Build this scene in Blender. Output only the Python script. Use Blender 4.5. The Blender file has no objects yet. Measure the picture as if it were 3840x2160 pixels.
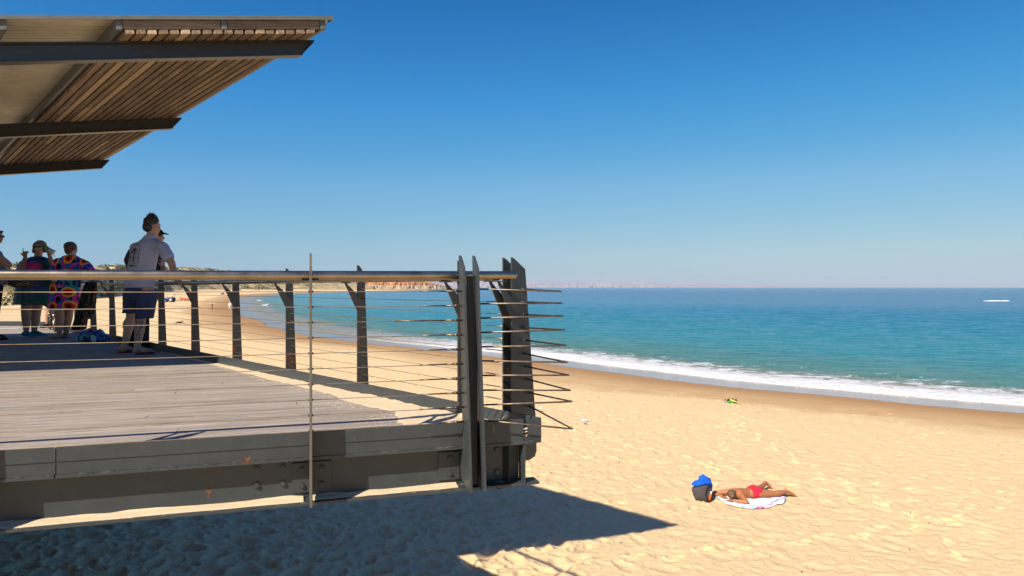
import bpy, bmesh, math, random
import numpy as np
from mathutils import Vector, Matrix, Euler
from mathutils.bvhtree import BVHTree
random.seed(7)
S = bpy.context.scene
C = S.collection
F = 2560.0          # focal length in units of 1/3840 of the frame width
EZ = 0.90           # eye height above the deck
def ray(x, y): return Vector(((x-1920)/F, 1.0, (1077-y)/F))
def V(*a): return Vector(a)
# ---------------------------------------------------------------- helpers
class MB:
    def __init__(s): s.v=[]; s.f=[]; s.r=[]; s.sm=[]
    def add(s, vs, fs, rnd=0.0, smooth=False):
        o=len(s.v); s.v += [Vector(p) for p in vs]
        for f in fs: s.f.append([i+o for i in f]); s.r.append(rnd); s.sm.append(smooth)
    def box(s, x0,x1,y0,y1,z0,z1, T=None, rnd=0.0):
        ps=[(x0,y0,z0),(x1,y0,z0),(x1,y1,z0),(x0,y1,z0),(x0,y0,z1),(x1,y0,z1),(x1,y1,z1),(x0,y1,z1)]
        if T: ps=[T(*p) for p in ps]
        s.add(ps,[(0,3,2,1),(4,5,6,7),(0,1,5,4),(1,2,6,5),(2,3,7,6),(3,0,4,7)],rnd)
    def prism(s, a, b, rnd=0.0):                      # two matching rings of points
        n=len(a); s.add(list(a)+list(b),[tuple(range(n))[::-1],tuple(range(n,2*n))]+[(i,(i+1)%n,n+(i+1)%n,n+i) for i in range(n)],rnd)
    def tube(s, pts, r, n=10, caps=True, rnd=0.0):
        pts=[Vector(p) for p in pts]; k=len(pts)
        rr=r if hasattr(r,'__len__') else [r]*k
        vs=[]; up=None
        for i,p in enumerate(pts):
            d=(pts[min(i+1,k-1)]-pts[max(i-1,0)]).normalized()
            if up is None:
                up=Vector((0,0,1)) if abs(d.z)<0.9 else Vector((1,0,0))
            x=up.cross(d).normalized(); y=d.cross(x).normalized(); up=y
            for j in range(n):
                t=2*math.pi*j/n; vs.append(p+rr[i]*(math.cos(t)*x+math.sin(t)*y))
        fs=[(i*n+j,i*n+(j+1)%n,(i+1)*n+(j+1)%n,(i+1)*n+j) for i in range(k-1) for j in range(n)]
        s.add(vs,fs,rnd,True)
        if caps:
            o=len(s.v)-len(vs)
            s.f.append([o+j for j in range(n)][::-1]); s.r.append(rnd); s.sm.append(False)
            s.f.append([o+(k-1)*n+j for j in range(n)]); s.r.append(rnd); s.sm.append(False)
    def hexbolt(s, p, nrm, r=0.014, h=0.011):
        nrm=Vector(nrm).normalized(); s.tube([p, p+nrm*0.003],r*1.35,14); s.tube([p+nrm*0.003,p+nrm*h],r,6)
    def build(s, name, mat, parent=None, bevel=0, **props):
        me=bpy.data.meshes.new(name)
        org=parent_world(parent)
        me.from_pydata([v-org for v in s.v],[],s.f)
        me.polygons.foreach_set('use_smooth',s.sm)
        at=me.attributes.new('rnd','FLOAT','FACE'); at.data.foreach_set('value',s.r)
        me.update()
        return link(name,me,mat,parent,bevel,**props)
def parent_world(p):
    o=Vector((0,0,0))
    while p is not None: o=o+p.location; p=p.parent
    return o
def link(name, me, mat, parent=None, bevel=0, **props):
    o=bpy.data.objects.new(name,me); C.objects.link(o)
    if mat: me.materials.append(mat)
    if parent: o.parent=parent
    if bevel:
        m=o.modifiers.new('bevel','BEVEL'); m.width=bevel; m.segments=2; m.limit_method='ANGLE'; m.angle_limit=math.radians(40)
    for k,v in props.items(): o[k]=v
    return o
def thing(name, label, cat, loc=(0,0,0), rotz=0, group=None):
    o=bpy.data.objects.new(name,None); C.objects.link(o); o.location=loc; o.rotation_euler=(0,0,rotz)
    o.empty_display_size=0.1
    o['label']=label; o['category']=cat
    if group: o['group']=group
    return o
# ---------------------------------------------------------------- material helper
class NT:
    def __init__(s,name):
        s.m=bpy.data.materials.new(name); s.m.use_nodes=True; s.t=s.m.node_tree; s.t.nodes.clear()
        s.out=s.n('ShaderNodeOutputMaterial')
    def n(s,t,**k):
        n=s.t.nodes.new(t)
        for a,b in k.items():
            if a.startswith('_'): setattr(n,a[1:],b)
            else: s.set(n.inputs[a.replace('__',' ')],b)
        return n
    def set(s,i,b):
        if isinstance(b,bpy.types.NodeSocket): s.t.links.new(b,i)
        elif isinstance(b,bpy.types.Node): s.t.links.new(b.outputs[0],i)
        elif isinstance(b,(tuple,list)) and i.type=='RGBA': i.default_value=(b[0],b[1],b[2],1)
        else: i.default_value=b
    def coord(s,kind='Object'): return s.n('ShaderNodeTexCoord').outputs[kind]
    def map(s,v,scale=(1,1,1),rot=(0,0,0),loc=(0,0,0)):
        return s.n('ShaderNodeMapping',Vector=v,Scale=scale,Rotation=rot,Location=loc).outputs[0]
    def noise(s,v,scale=5,detail=4,rough=.55,dist=0,out=0):
        return s.n('ShaderNodeTexNoise',Vector=v,Scale=scale,Detail=detail,Roughness=rough,Distortion=dist).outputs[out]
    def vor(s,v,scale=5,feature='F1',out='Distance',rnd=1):
        return s.n('ShaderNodeTexVoronoi',_feature=feature,Vector=v,Scale=scale,Randomness=rnd).outputs[out]
    def ramp(s,fac,stops,interp='LINEAR'):
        r=s.n('ShaderNodeValToRGB',Fac=fac); cr=r.color_ramp; cr.interpolation=interp
        while len(cr.elements)<len(stops): cr.elements.new(.5)
        for e,(p,c) in zip(cr.elements,stops):
            e.position=p; e.color=(c,c,c,1) if not hasattr(c,'__len__') else (c[0],c[1],c[2],1)
        return r.outputs[0]
    def mix(s,f,a,b,mode='MIX'):
        n=s.n('ShaderNodeMix',_data_type='RGBA',_blend_type=mode)
        s.set(n.inputs[0],f); s.set(n.inputs[6],a); s.set(n.inputs[7],b); return n.outputs[2]
    def math(s,op,a,b=0.5,c=0.0):
        n=s.n('ShaderNodeMath',_operation=op); s.set(n.inputs[0],a); s.set(n.inputs[1],b); s.set(n.inputs[2],c); return n.outputs[0]
    def mr(s,v,a,b,c=0.,d=1.):
        n=s.n('ShaderNodeMapRange'); 
        for i,x in enumerate((v,a,b,c,d)): s.set(n.inputs[i],x)
        return n.outputs[0]
    def attr(s,name,out='Fac'): return s.n('ShaderNodeAttribute',_attribute_name=name).outputs[out]
    def bump(s,h,strength=.3,dist=.01,normal=None):
        b=s.n('ShaderNodeBump',Height=h,Strength=strength,Distance=dist)
        if normal: s.set(b.inputs['Normal'],normal)
        return b.outputs[0]
    def xyz(s,v):
        n=s.n('ShaderNodeSeparateXYZ',Vector=v); return n.outputs
    def bsdf(s,col,rough=.6,metal=0.,normal=None,spec=.5,**k):
        b=s.n('ShaderNodeBsdfPrincipled'); s.set(b.inputs['Base Color'],col); s.set(b.inputs['Roughness'],rough)
        s.set(b.inputs['Metallic'],metal); s.set(b.inputs['Specular IOR Level'],spec)
        if normal: s.set(b.inputs['Normal'],normal)
        for a,c in k.items(): s.set(b.inputs[a.replace('__',' ')],c)
        s.t.links.new(b.outputs[0],s.out.inputs[0]); return s.m
def paint(name, base, rust=0.0, sand=0.0, rough=.42):
    t=NT(name); o=t.coord()
    g=t.noise(o,9,5,.6); c=t.mix(t.mr(g,.3,.7), [x*.86 for x in base], [x*1.12 for x in base])
    sp=t.ramp(t.noise(o,260,2,.5),[(.70,0),(.76,1)]); c=t.mix(t.math('MULTIPLY',sp,.35),c,(.35,.34,.30))
    if sand:
        sm=t.ramp(t.noise(o,14,6,.65),[(.62-.22*sand,0),(.74-.22*sand,1)])
        geo=t.n('ShaderNodeNewGeometry').outputs['Normal']; up=t.mr(t.xyz(geo)[2],.6,.95)
        c=t.mix(t.math('MULTIPLY',sm,up),c,(.46,.37,.25))
    if rust:
        rm=t.ramp(t.noise(o,5.5,8,.68,.4),[(.70-.2*rust,0),(.745-.2*rust,1)])
        rc=t.ramp(t.noise(o,40,4),[(.3,(.05,.02,.010)),(.7,(.24,.085,.028))])
        c=t.mix(rm,c,rc); rough=t.mr(rm,0,1,rough,.85)
    bp=t.bump(t.noise(o,180,3,.6),.16,.002)
    return t.bsdf(c,rough,0,bp,.45)
def plain(name, col, rough=.7, var=.15, scale=30, bump=.15, metal=0, spec=.4, **k):
    t=NT(name); o=t.coord(); g=t.noise(o,scale,4,.6)
    c=t.mix(t.mr(g,.3,.7),[x*(1-var) for x in col],[min(1,x*(1+var)) for x in col])
    return t.bsdf(c,rough,metal,t.bump(g,bump,.003) if bump else None,spec,**k)
GREY=(.040,.047,.050)
M={}
M['steel']=paint('painted_steel',GREY,.36,.25)
M['steel_sunlit']=paint('sunlit_rusting_steel',(.115,.10,.07),.55,.1)  # base painted lighter and tan for the sunlit post edge, plus rust
M['steel_rusty']=paint('painted_steel_rusting',(.040,.041,.038),.50,.1)
M['steel_sandy']=paint('painted_steel_sandy',GREY,.30,1.15)
M['void']=plain('shaded_steel',(.012,.013,.015),.5,.2,30,.1)  # near-black colour carries the shade between the twin post plates
M['beam']=paint('roof_steel',(.028,.028,.031),.0,0,.33)
M['purlin']=paint('purlin_steel',(.10,.105,.10),.0,0,.4)
def mk_stainless():
    t=NT('brushed_stainless'); o=t.coord(); v=t.map(o,(3,3,300),(0,0,0))
    g=t.noise(o,7,6,.6); st=t.ramp(t.noise(o,9,8,.7),[(.64,0),(.72,1)])
    c=t.mix(t.mr(g,.3,.7),(.29,.22,.145),(.42,.345,.26)); c=t.mix(t.math('MULTIPLY',st,.6),c,(.30,.13,.04))
    return t.bsdf(c,t.mr(g,.3,.7,.24,.34),1.0,t.bump(t.noise(o,120,2),.04,.001))
M['stainless']=mk_stainless()
def mk_cable():
    t=NT('steel_cable'); o=t.coord(); g=t.noise(o,3,5,.7)
    return t.bsdf(t.ramp(g,[(.3,(.20,.12,.06)),(.5,(.42,.33,.22)),(.7,(.55,.46,.34))]),.38,.85)
M['cable']=mk_cable()
def mk_rod():
    t=NT('bronze_rod'); o=t.coord(); g=t.noise(o,14,6,.7)
    return t.bsdf(t.ramp(g,[(.3,(.07,.045,.03)),(.5,(.16,.12,.085)),(.7,(.27,.21,.15))]),.42,.8)
M['rod']=mk_rod()
def mk_deck():
    t=NT('weathered_decking'); o=t.coord(); r=t.attr('rnd')
    ang=math.radians(-17.5)
    v0=t.map(o,(1,1,1),(0,0,ang))
    off=t.n('ShaderNodeCombineXYZ',X=t.math('MULTIPLY',r,37.),Y=t.math('MULTIPLY',r,11.),Z=0.).outputs[0]
    v1=t.n('ShaderNodeVectorMath',_operation='ADD'); t.set(v1.inputs[0],v0); t.set(v1.inputs[1],off); v1=v1.outputs[0]
    g1=t.noise(t.map(v1,(1.1,26,26)),1.6,7,.68,.5); g2=t.noise(t.map(v1,(2.5,110,60)),2.2,5,.7)
    g3=t.noise(v0,.9,4,.6)
    c=t.ramp(g1,[(.34,(.12,.09,.07)),(.47,(.41,.335,.255)),(.64,(.60,.51,.41))])
    c=t.mix(t.mr(g2,.40,.62,0,.7),c,(.20,.155,.125))
    g4=t.noise(t.map(v1,(.45,8,8)),1.5,4,.6,.3); c=t.mix(t.mr(g4,.47,.66,0,.75),c,(.17,.135,.11)); c=t.mix(t.mr(g3,.35,.65,0,.35),c,(.42,.36,.29))
    c=t.mix(t.math('MULTIPLY',t.math('FRACT',t.math('MULTIPLY',r,7.3)),.35),c,(.24,.20,.17))
    sd=t.ramp(t.noise(v0,6,8,.75),[(.60,0),(.70,1)]); c=t.mix(t.math('MULTIPLY',sd,.6),c,(.50,.41,.29))
    h=t.math('ADD',g1,t.math('MULTIPLY',g2,.6))
    return t.bsdf(c,.85,0,t.bump(h,.55,.006),.1)
M['deck']=mk_deck()
def mk_wood(name,c0,c1,c2,ang):
    t=NT(name); o=t.coord(); r=t.attr('rnd'); v0=t.map(o,(1,1,1),(0,0,ang))
    off=t.n('ShaderNodeCombineXYZ',X=t.math('MULTIPLY',r,31.),Y=t.math('MULTIPLY',r,17.),Z=0.).outputs[0]
    v1=t.n('ShaderNodeVectorMath',_operation='ADD'); t.set(v1.inputs[0],v0); t.set(v1.inputs[1],off); v1=v1.outputs[0]
    g=t.noise(t.map(v1,(1.2,30,30)),1.5,6,.65,.4); k=t.noise(t.map(v1,(3,9,9)),1.2,2)
    c=t.ramp(g,[(.3,c0),(.5,c1),(.72,c2)])
    c=t.mix(t.mr(r,0,1,.65,0),c,c0); c=t.mix(t.ramp(r,[(.80,0),(.86,.7)]),c,c2)
    c=t.mix(t.ramp(k,[(.7,0),(.78,.6)]),c,c0)
    return t.bsdf(c,.72,0,t.bump(g,.4,.004),.3)
M['slat']=mk_wood('roof_slats',(.09,.058,.038),(.25,.17,.105),(.50,.36,.22),math.radians(46))
M['slatend']=mk_wood('edge_board_wood',(.10,.07,.055),(.22,.165,.13),(.34,.27,.22),math.radians(-17))
def mk_sheet():
    t=NT('corrugated_sheet'); o=t.coord(); g=t.noise(o,6,4)
    return t.bsdf(t.mix(t.mr(g,.3,.7),(.40,.36,.26),(.50,.45,.33)),.4,.15,None,.5)
M['sheet']=mk_sheet()
M['concrete']=plain('pale_concrete',(.45,.42,.37),.85,.12,12,.4)
# ---------------------------------------------------------------- camera, sun, sky
cam=bpy.data.cameras.new('Camera'); cam.lens=24; cam.sensor_width=36; cam.clip_end=60000; cam.clip_start=.05
co=bpy.data.objects.new('Camera',cam); C.objects.link(co); co.location=(0,0,EZ)
co.rotation_euler=(math.radians(90)-math.atan(3/2560),0,0); S.camera=co
SV=Vector((.688,.905,-1.0))
sun=bpy.data.lights.new('Sun','SUN'); sun.energy=4.8; sun.angle=math.radians(.53); sun.color=(1,.93,.82)
so=bpy.data.objects.new('Sun',sun); C.objects.link(so); so.rotation_euler=SV.to_track_quat('-Z','Y').to_euler(); so.location=(-20,-20,30)
W=bpy.data.worlds.new('World'); S.world=W; W.use_nodes=True; wt=W.node_tree; wt.nodes.clear()
sky=wt.nodes.new('ShaderNodeTexSky'); sky.sky_type='NISHITA'; sky.sun_disc=False
sky.sun_elevation=math.atan2(1,math.hypot(SV.x,SV.y)); sky.sun_rotation=math.atan2(-SV.x,-SV.y)%(2*math.pi)
sky.altitude=0; sky.air_density=1.0; sky.dust_density=0.25; sky.ozone_density=4.5
bg=wt.nodes.new('ShaderNodeBackground'); bg.inputs[1].default_value=.062
wo=wt.nodes.new('ShaderNodeOutputWorld'); 
gm=wt.nodes.new('ShaderNodeGamma'); gm.inputs[1].default_value=1.22
hs=wt.nodes.new('ShaderNodeHueSaturation'); hs.inputs['Saturation'].default_value=1.12; hs.inputs['Hue'].default_value=.5
wt.links.new(sky.outputs[0],gm.inputs[0]); wt.links.new(gm.outputs[0],hs.inputs['Color']); mu=wt.nodes.new('ShaderNodeMix'); mu.data_type='RGBA'; mu.blend_type='MULTIPLY'; mu.inputs[0].default_value=1; mu.inputs[7].default_value=(.80,.90,1.08,1)
wt.links.new(hs.outputs[0],mu.inputs[6]); sp=wt.nodes.new('ShaderNodeSeparateColor'); cb_=wt.nodes.new('ShaderNodeCombineColor'); wt.links.new(mu.outputs[2],sp.inputs[0])
for i,(e_,k_) in enumerate(((1.06,.49),(.536,1.80),(.20,4.5))):
    pw=wt.nodes.new('ShaderNodeMath'); pw.operation='POWER'; pw.inputs[1].default_value=e_; ml=wt.nodes.new('ShaderNodeMath'); ml.operation='MULTIPLY'; ml.inputs[1].default_value=k_
    wt.links.new(sp.outputs[i],pw.inputs[0]); wt.links.new(pw.outputs[0],ml.inputs[0]); wt.links.new(ml.outputs[0],cb_.inputs[i])
tcw=wt.nodes.new('ShaderNodeTexCoord'); sxw=wt.nodes.new('ShaderNodeSeparateXYZ'); wt.links.new(tcw.outputs['Generated'],sxw.inputs[0])
rw=wt.nodes.new('ShaderNodeValToRGB'); wt.links.new(sxw.outputs[2],rw.inputs[0]); el=rw.color_ramp.elements
while len(el)<8: el.new(.5)
for e_,(p_,c_) in zip(el,((0,(.80,.90,.96)),(.0145,(.86,.93,.98)),(.0496,(1.15,1.0,1.0)),(.146,(1.69,1.08,1.08)),(.256,(1.05,.97,1.05)),(.38,(.60,.72,.82)),(.55,(2.4,.74,.80)),(1,(4.6,.74,.86)))): e_.position=p_; e_.color=(*c_,1)
mw=wt.nodes.new('ShaderNodeMix'); mw.data_type='RGBA'; mw.blend_type='MULTIPLY'; mw.inputs[0].default_value=1; wt.links.new(cb_.outputs[0],mw.inputs[6]); wt.links.new(rw.outputs[0],mw.inputs[7])
wt.links.new(mw.outputs[2],bg.inputs[0]); wt.links.new(bg.outputs[0],wo.inputs[0])
S.view_settings.view_transform='Standard'; S.view_settings.look='None'; S.view_settings.exposure=.57; S.view_settings.gamma=1
S.cycles.use_denoising=True
S.cycles.max_bounces=8; S.cycles.volume_bounces=0
try: S.cycles.use_adaptive_sampling=True; S.cycles.adaptive_threshold=.015
except Exception: pass
# ---------------------------------------------------------------- ground, sea
ZS=EZ-4.45; ZW=EZ-5.6
def sea_pt(x,y): r=ray(x,y); k=5.6/(-r.z); return (r.x*k, r.y*k)
SHORE=[(3840,1520),(3406,1490-4),(3030,1452),(2653,1415),(2276,1369),(2013,1334),(1700,1304),(1500,1287),(1366,1272),(1303,1260),(1230,1248),(1173,1238),(1105,1218),(1055,1201),(1005,1192),(968,1180),(945,1160),(937,1142),(925,1124),(950,1113),(1033,1105),(1133,1100),(1241,1097),(1366,1094.5),(1500,1092),(1583,1089),(1630,1085.5),(1650,1081)]
sh=[(256.,-144.)]+[sea_pt(*p) for p in SHORE]
# soften the polyline
def chaikin(p,k=2):
    for _ in range(k):
        q=[p[0]]
        for a,b in zip(p[:-1],p[1:]):
            q+=[(a[0]*.75+b[0]*.25,a[1]*.75+b[1]*.25),(a[0]*.25+b[0]*.75,a[1]*.25+b[1]*.75)]
        p=q+[p[-1]]
    return p
sh=np.array(chaikin(sh,1))
wpoly=np.vstack([sh,[[sh[-1][0]*1.6,sh[-1][1]*5],[3000,30000],[40000,30000],[40000,-3000]]])
def shore_sd(x,y):
    d2=np.full(x.shape,1e18)
    for a,b in zip(sh[:-1],sh[1:]):
        e=b-a; L=e@e
        t=np.clip(((x-a[0])*e[0]+(y-a[1])*e[1])/L,0,1)
        d2=np.minimum(d2,(x-a[0]-t*e[0])**2+(y-a[1]-t*e[1])**2)
    ins=np.zeros(x.shape,bool); n=len(wpoly)
    for i in range(n):
        a=wpoly[i]; b=wpoly[(i+1)%n]
        if a[1]==b[1]: continue
        c=((a[1]>y)!=(b[1]>y))&(x<(b[0]-a[0])*(y-a[1])/(b[1]-a[1])+a[0]); ins^=c
    return np.where(ins,-1,1)*np.sqrt(d2)
def hsh(i,j,k=0):
    h=(i*374761393+j*668265263+k*974634777)&0xffffffff
    h=((h^(h>>13))*1274126177)&0xffffffff; return ((h^(h>>16))&0xffffff)/16777216.0
def vnoise(x,y,k=0):
    xi=np.floor(x).astype(np.int64); yi=np.floor(y).astype(np.int64); fx=x-xi; fy=y-yi
    fx=fx*fx*(3-2*fx); fy=fy*fy*(3-2*fy)
    return (hsh(xi,yi,k)*(1-fx)+hsh(xi+1,yi,k)*fx)*(1-fy)+(hsh(xi,yi+1,k)*(1-fx)+hsh(xi+1,yi+1,k)*fx)*fy
def fbm(x,y,o=4,k=0):
    r=0;a=.5
    for i in range(o): r=r+a*vnoise(x*2**i+13.7*i,y*2**i-7.1*i,k+i); a*=.5
    return r
def dents(x,y,cell,rad,k):
    xi=np.floor(x/cell).astype(np.int64); yi=np.floor(y/cell).astype(np.int64); best=np.zeros(x.shape); rim=np.zeros(x.shape)
    for dx in (-1,0,1):
        for dy in (-1,0,1):
            a=xi+dx; b=yi+dy
            cx=(a+hsh(a,b,k))*cell; cy=(b+hsh(a,b,k+1))*cell; th=hsh(a,b,k+2)*6.283; s=.6+.8*hsh(a,b,k+3)
            ux=(x-cx)*np.cos(th)+(y-cy)*np.sin(th); uy=-(x-cx)*np.sin(th)+(y-cy)*np.cos(th)
            d=np.sqrt((ux/(rad*1.5))**2+(uy/(rad*.8))**2)/s
            best=np.maximum(best,np.clip(1-d*d,0,1)**1.2*(.4+.6*s)); rim=np.maximum(rim,np.exp(-((d-1.15)/.3)**2))
    return best,rim
def ss(a,b,x): t=np.clip((x-a)/(b-a),0,1); return t*t*(3-2*t)
PXB=np.array([-9000,-200,70,250,400,620,900,1100,1300,1500]); DB=np.array([150,195,205,250,340,700,1000,1150,1300,1300.])
def ground_z(x,y,fine=True):
    r=np.hypot(x,y); sd=shore_sd(x,y)
    px=np.where(y>1e-3,1920+2560*x/np.maximum(y,1e-3),-9000.); px=np.where((y<=1e-3)&(x>0),9000,px); px=np.clip(px,-9000,9000)
    z=ZW+ (ZS-ZW)*ss(-1,17,sd)+np.where(sd<0,sd*.045,0)
    z=np.maximum(z,ZW-4)
    db=np.interp(px,PXB,DB); w=db*.28+20
    top=np.interp(px,[-9000,0,300,640,700,760,900,1100,1300,1400],[.024,.024,.024,.0262,.0272,.0235,.021,.016,.010,.0])*(db+w)+4.45
    m=ss(0,1,(r-db)/w)*(px<1400)*(sd>0)
    dn=fbm(x/30,y/30,5,3); dn2=fbm(x/9,y/9,4,9)
    z=z+m*top*(.72+.5*dn)+ (m>0)*m*(dn2-.45)*2.2
    if fine:
        dry=ss(9,19,sd+2.5*(fbm(x/4,y/4,3,5)-.5))
        near=1-ss(45,95,r)
        trod=ss(20,11,r)*ss(2.5,-1.5,x)
        am=(.28+.72*dry)*dry*near*(.42+1.7*trod)
        b1,r1=dents(x,y,.52,.17,11); b2,r2=dents(x,y,.31,.10,31)
        z=z+ss(2,14,sd)*near*(.03*(fbm(x/1.3,y/1.7,3,2)-.47)) + am*(-.045*b1+.012*r1-.024*b2+.007*r2+.022*(fbm(x/.22,y/.22,3,8)-.45))
        z=z+ss(8,20,sd)*(fbm(x/11,y/11,2,21)-.47)*.12
    return z,sd,m
def polar_mesh(name,angs,rad,zf,attrs,mat,loc=(0,0,0)):
    A_,R_=np.meshgrid(angs,rad); x=R_*np.sin(A_); y=R_*np.cos(A_)
    z,at=zf(x,y); nr,na=x.shape
    co_=np.stack([x,y,z],-1).reshape(-1,3).astype(np.float32)
    i=np.arange(nr-1)[:,None]*na+np.arange(na-1)[None,:]
    q=np.stack([i,i+na,i+na+1,i+1],-1).reshape(-1,4)[:, ::-1].astype(np.int32)
    me=bpy.data.meshes.new(name); me.vertices.add(len(co_)); me.vertices.foreach_set('co',co_.ravel())
    me.loops.add(q.size); me.loops.foreach_set('vertex_index',q.ravel())
    me.polygons.add(len(q)); me.polygons.foreach_set('loop_start',np.arange(0,q.size,4,dtype=np.int32))
    me.polygons.foreach_set('loop_total',np.full(len(q),4,np.int32)); me.polygons.foreach_set('use_smooth',np.ones(len(q),bool))
    me.update(calc_edges=True)
    for k,v in at.items():
        a=me.attributes.new(k,'FLOAT','POINT'); a.data.foreach_set('value',v.ravel().astype(np.float32))
    return link(name,me,mat)
rad_=lambda a,b,n: np.exp(np.linspace(math.log(a),math.log(b),n,endpoint=False))
fa=np.radians(np.linspace(-40,40,1000)); oa=np.radians(np.linspace(40,180,60))[1:]
angs=np.concatenate([-oa[::-1],fa,oa])
rads=np.concatenate([rad_(.2,7,22),rad_(7,45,760),rad_(45,2400,260),[2400.,3500.,6000.]])
def mk_sand():
    t=NT('beach_sand'); o=t.coord(); sd=t.attr('shore'); du=t.attr('dune')
    big=t.noise(o,.12,4,.6); n1=t.noise(o,1.4,6,.6); n2=t.noise(o,9,6,.65); n3=t.noise(o,120,3,.6)
    dryc=t.mix(t.mr(n2,.3,.7),(.665,.468,.240),(.745,.54,.29)); dryc=t.mix(t.mr(n1,.35,.7,0,.2),dryc,(.58,.39,.20))
    # small dent shadows painted in as scattered darker specks
    sc=t.ramp(t.noise(t.map(o,(1,1.6,1)),4.6,9,.80,.3),[(.635,0),(.68,1)]); dryc=t.mix(t.math('MULTIPLY',sc,.6),dryc,(.36,.235,.11))
    smooth=t.mix(t.mr(t.noise(o,.9,5,.6),.3,.7),(.52,.325,.15),(.62,.415,.205))
    j=t.math('MULTIPLY',t.math('SUBTRACT',t.noise(o,.16,6,.62),.5),9.)
    sdn=t.math('ADD',sd,j)
    jj=t.math('MULTIPLY',t.math('SUBTRACT',t.noise(o,.10,3,.5),.5),5.)
    sdw=t.math('ADD',sd,jj)
    c=t.mix(t.mr(sdn,13.2,15.),smooth,dryc)
    c=t.mix(t.mr(sdw,13.,6.),c,(.39,.215,.09))
    wet=t.mr(sdw,4.6,3.9); c=t.mix(wet,c,(.20,.135,.09))
    # dune vegetation
    vm=t.ramp(t.noise(t.map(o,(1,1,2.5)),.07,8,.72),[(.43,0),(.53,1)]); vm=t.math('MULTIPLY',vm,t.mr(du,.02,.12))
    veg=t.ramp(t.noise(o,.35,5,.7),[(.3,(.075,.085,.035)),(.5,(.22,.19,.075)),(.7,(.36,.29,.12))])
    c=t.mix(vm,c,veg)
    h=t.math('ADD',t.math('MULTIPLY',n2,.9),t.math('MULTIPLY',n3,.12))
    h=t.math('ADD',h,t.math('MULTIPLY',t.noise(o,30,4,.6),.4)); h=t.math('ADD',h,t.math('MULTIPLY',t.noise(t.map(o,(1,1.4,1)),4.2,4,.6),1.1))
    st=t.mr(sdw,4.,15.,.0,.6)
    b=t.n('ShaderNodeBump',Height=h,Strength=st,Distance=.05).outputs[0]
    rough=t.mr(wet,0.,1.,.92,.16)
    return t.bsdf(c,rough,0,b,t.mr(wet,0.,1.,.12,.6))
def zf_ground(x,y):
    z,sd,m=ground_z(x,y); z=z.copy(); rs=random.Random(42)
    trails=[((3.5,13.2),25,34),((9,12.0),-38,30),((2.2,20),62,40),((13,14),-70,30),((6,24),78,46),((-2,17),40,30),((12,19.5),20,26),((1.5,11.2),80,26),((-4.5,13),85,22),((17,17),-30,24),((7.5,10.8),5,20)]
    for (x0,y0),az,n_ in trails:
        a=math.radians(az); px_,py_=x0,y0
        for i in range(n_):
            a+=rs.gauss(0,.045); px_+=math.sin(a)*.62; py_+=math.cos(a)*.62; sd_=.10*(1 if i%2 else -1)
            cx=px_+math.cos(a)*sd_; cy=py_-math.sin(a)*sd_; r0=math.hypot(cx,cy); a0=math.atan2(cx,cy); da=.4/r0
            i0,i1=np.searchsorted(rads,[r0-.4,r0+.4]); j0,j1=np.searchsorted(angs,[a0-da,a0+da])
            X=x[i0:i1,j0:j1]-cx; Y=y[i0:i1,j0:j1]-cy; u=X*math.sin(a)+Y*math.cos(a); v=X*math.cos(a)-Y*math.sin(a)
            d=np.sqrt((u/.16)**2+(v/.075)**2); k=ss(4,9,sd[i0:i1,j0:j1])*(.7+.6*rs.random())
            z[i0:i1,j0:j1]+=k*(-.045*np.clip(1.15-d*d,0,1)+.020*np.exp(-((d-1.35)/.28)**2)*(1+.5*np.sign(-u)))
    return z,{'shore':sd,'dune':m}
g=polar_mesh('ground',angs,rads,zf_ground,None,mk_sand()); g['kind']='structure'; g['label']='golden sand beach rising into scrubby dunes'
def gz(x,y):
    a=np.array([[float(x)]]),np.array([[float(y)]]); return float(ground_z(*a)[0][0,0])
def gpt(px,py):                                    # where a line of sight meets the sand
    r=ray(px,py); k=4.45/(-r.z)
    for _ in range(4):
        z=gz(r.x*k,r.y*k); k=(EZ-z)/(-r.z)
    return Vector((r.x*k,r.y*k,z))
def zf_sea(x,y):
    sd=shore_sd(x,y); r=np.hypot(x,y)
    wob=1.3*(fbm(x/5,y/5,3,40)-.5)+.35*(fbm(x/.8,y/.8,2,43)-.5)
    e=-(sd+wob)
    fad=1-ss(110,285,r)
    z=ZW+.02+.10*ss(0,1,np.clip(e/1.0,0,1))-.0*e
    wv=.05*np.sin((x*.26+y*.97)*2.1+3*fbm(x/7,y/7,2,50))+.24*(fbm(x/2.6,y/1.0,4,60)-.47)+.22*(fbm(x/9,y/3.2,3,64)-.47)
    z=z+ss(2,9,e)*wv*fad
    sc=np.exp(-((e-1.2)/1.3)**2)*.10*(1-ss(150,600,r)); z=z+sc*(.4+1.2*fbm(x/.7,y/.7,3,70))
    z=np.where(sd>1.0,ZW-.6,np.where(sd+wob>0,ZW-.25,z))
    pxx=1920+2560*x/np.maximum(y,1.)
    calm=1-(1-ss(1900,1150,pxx))*1.0; z=z-sc*calm
    return z,{'shore':-sd-wob,'calm':calm}
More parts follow.
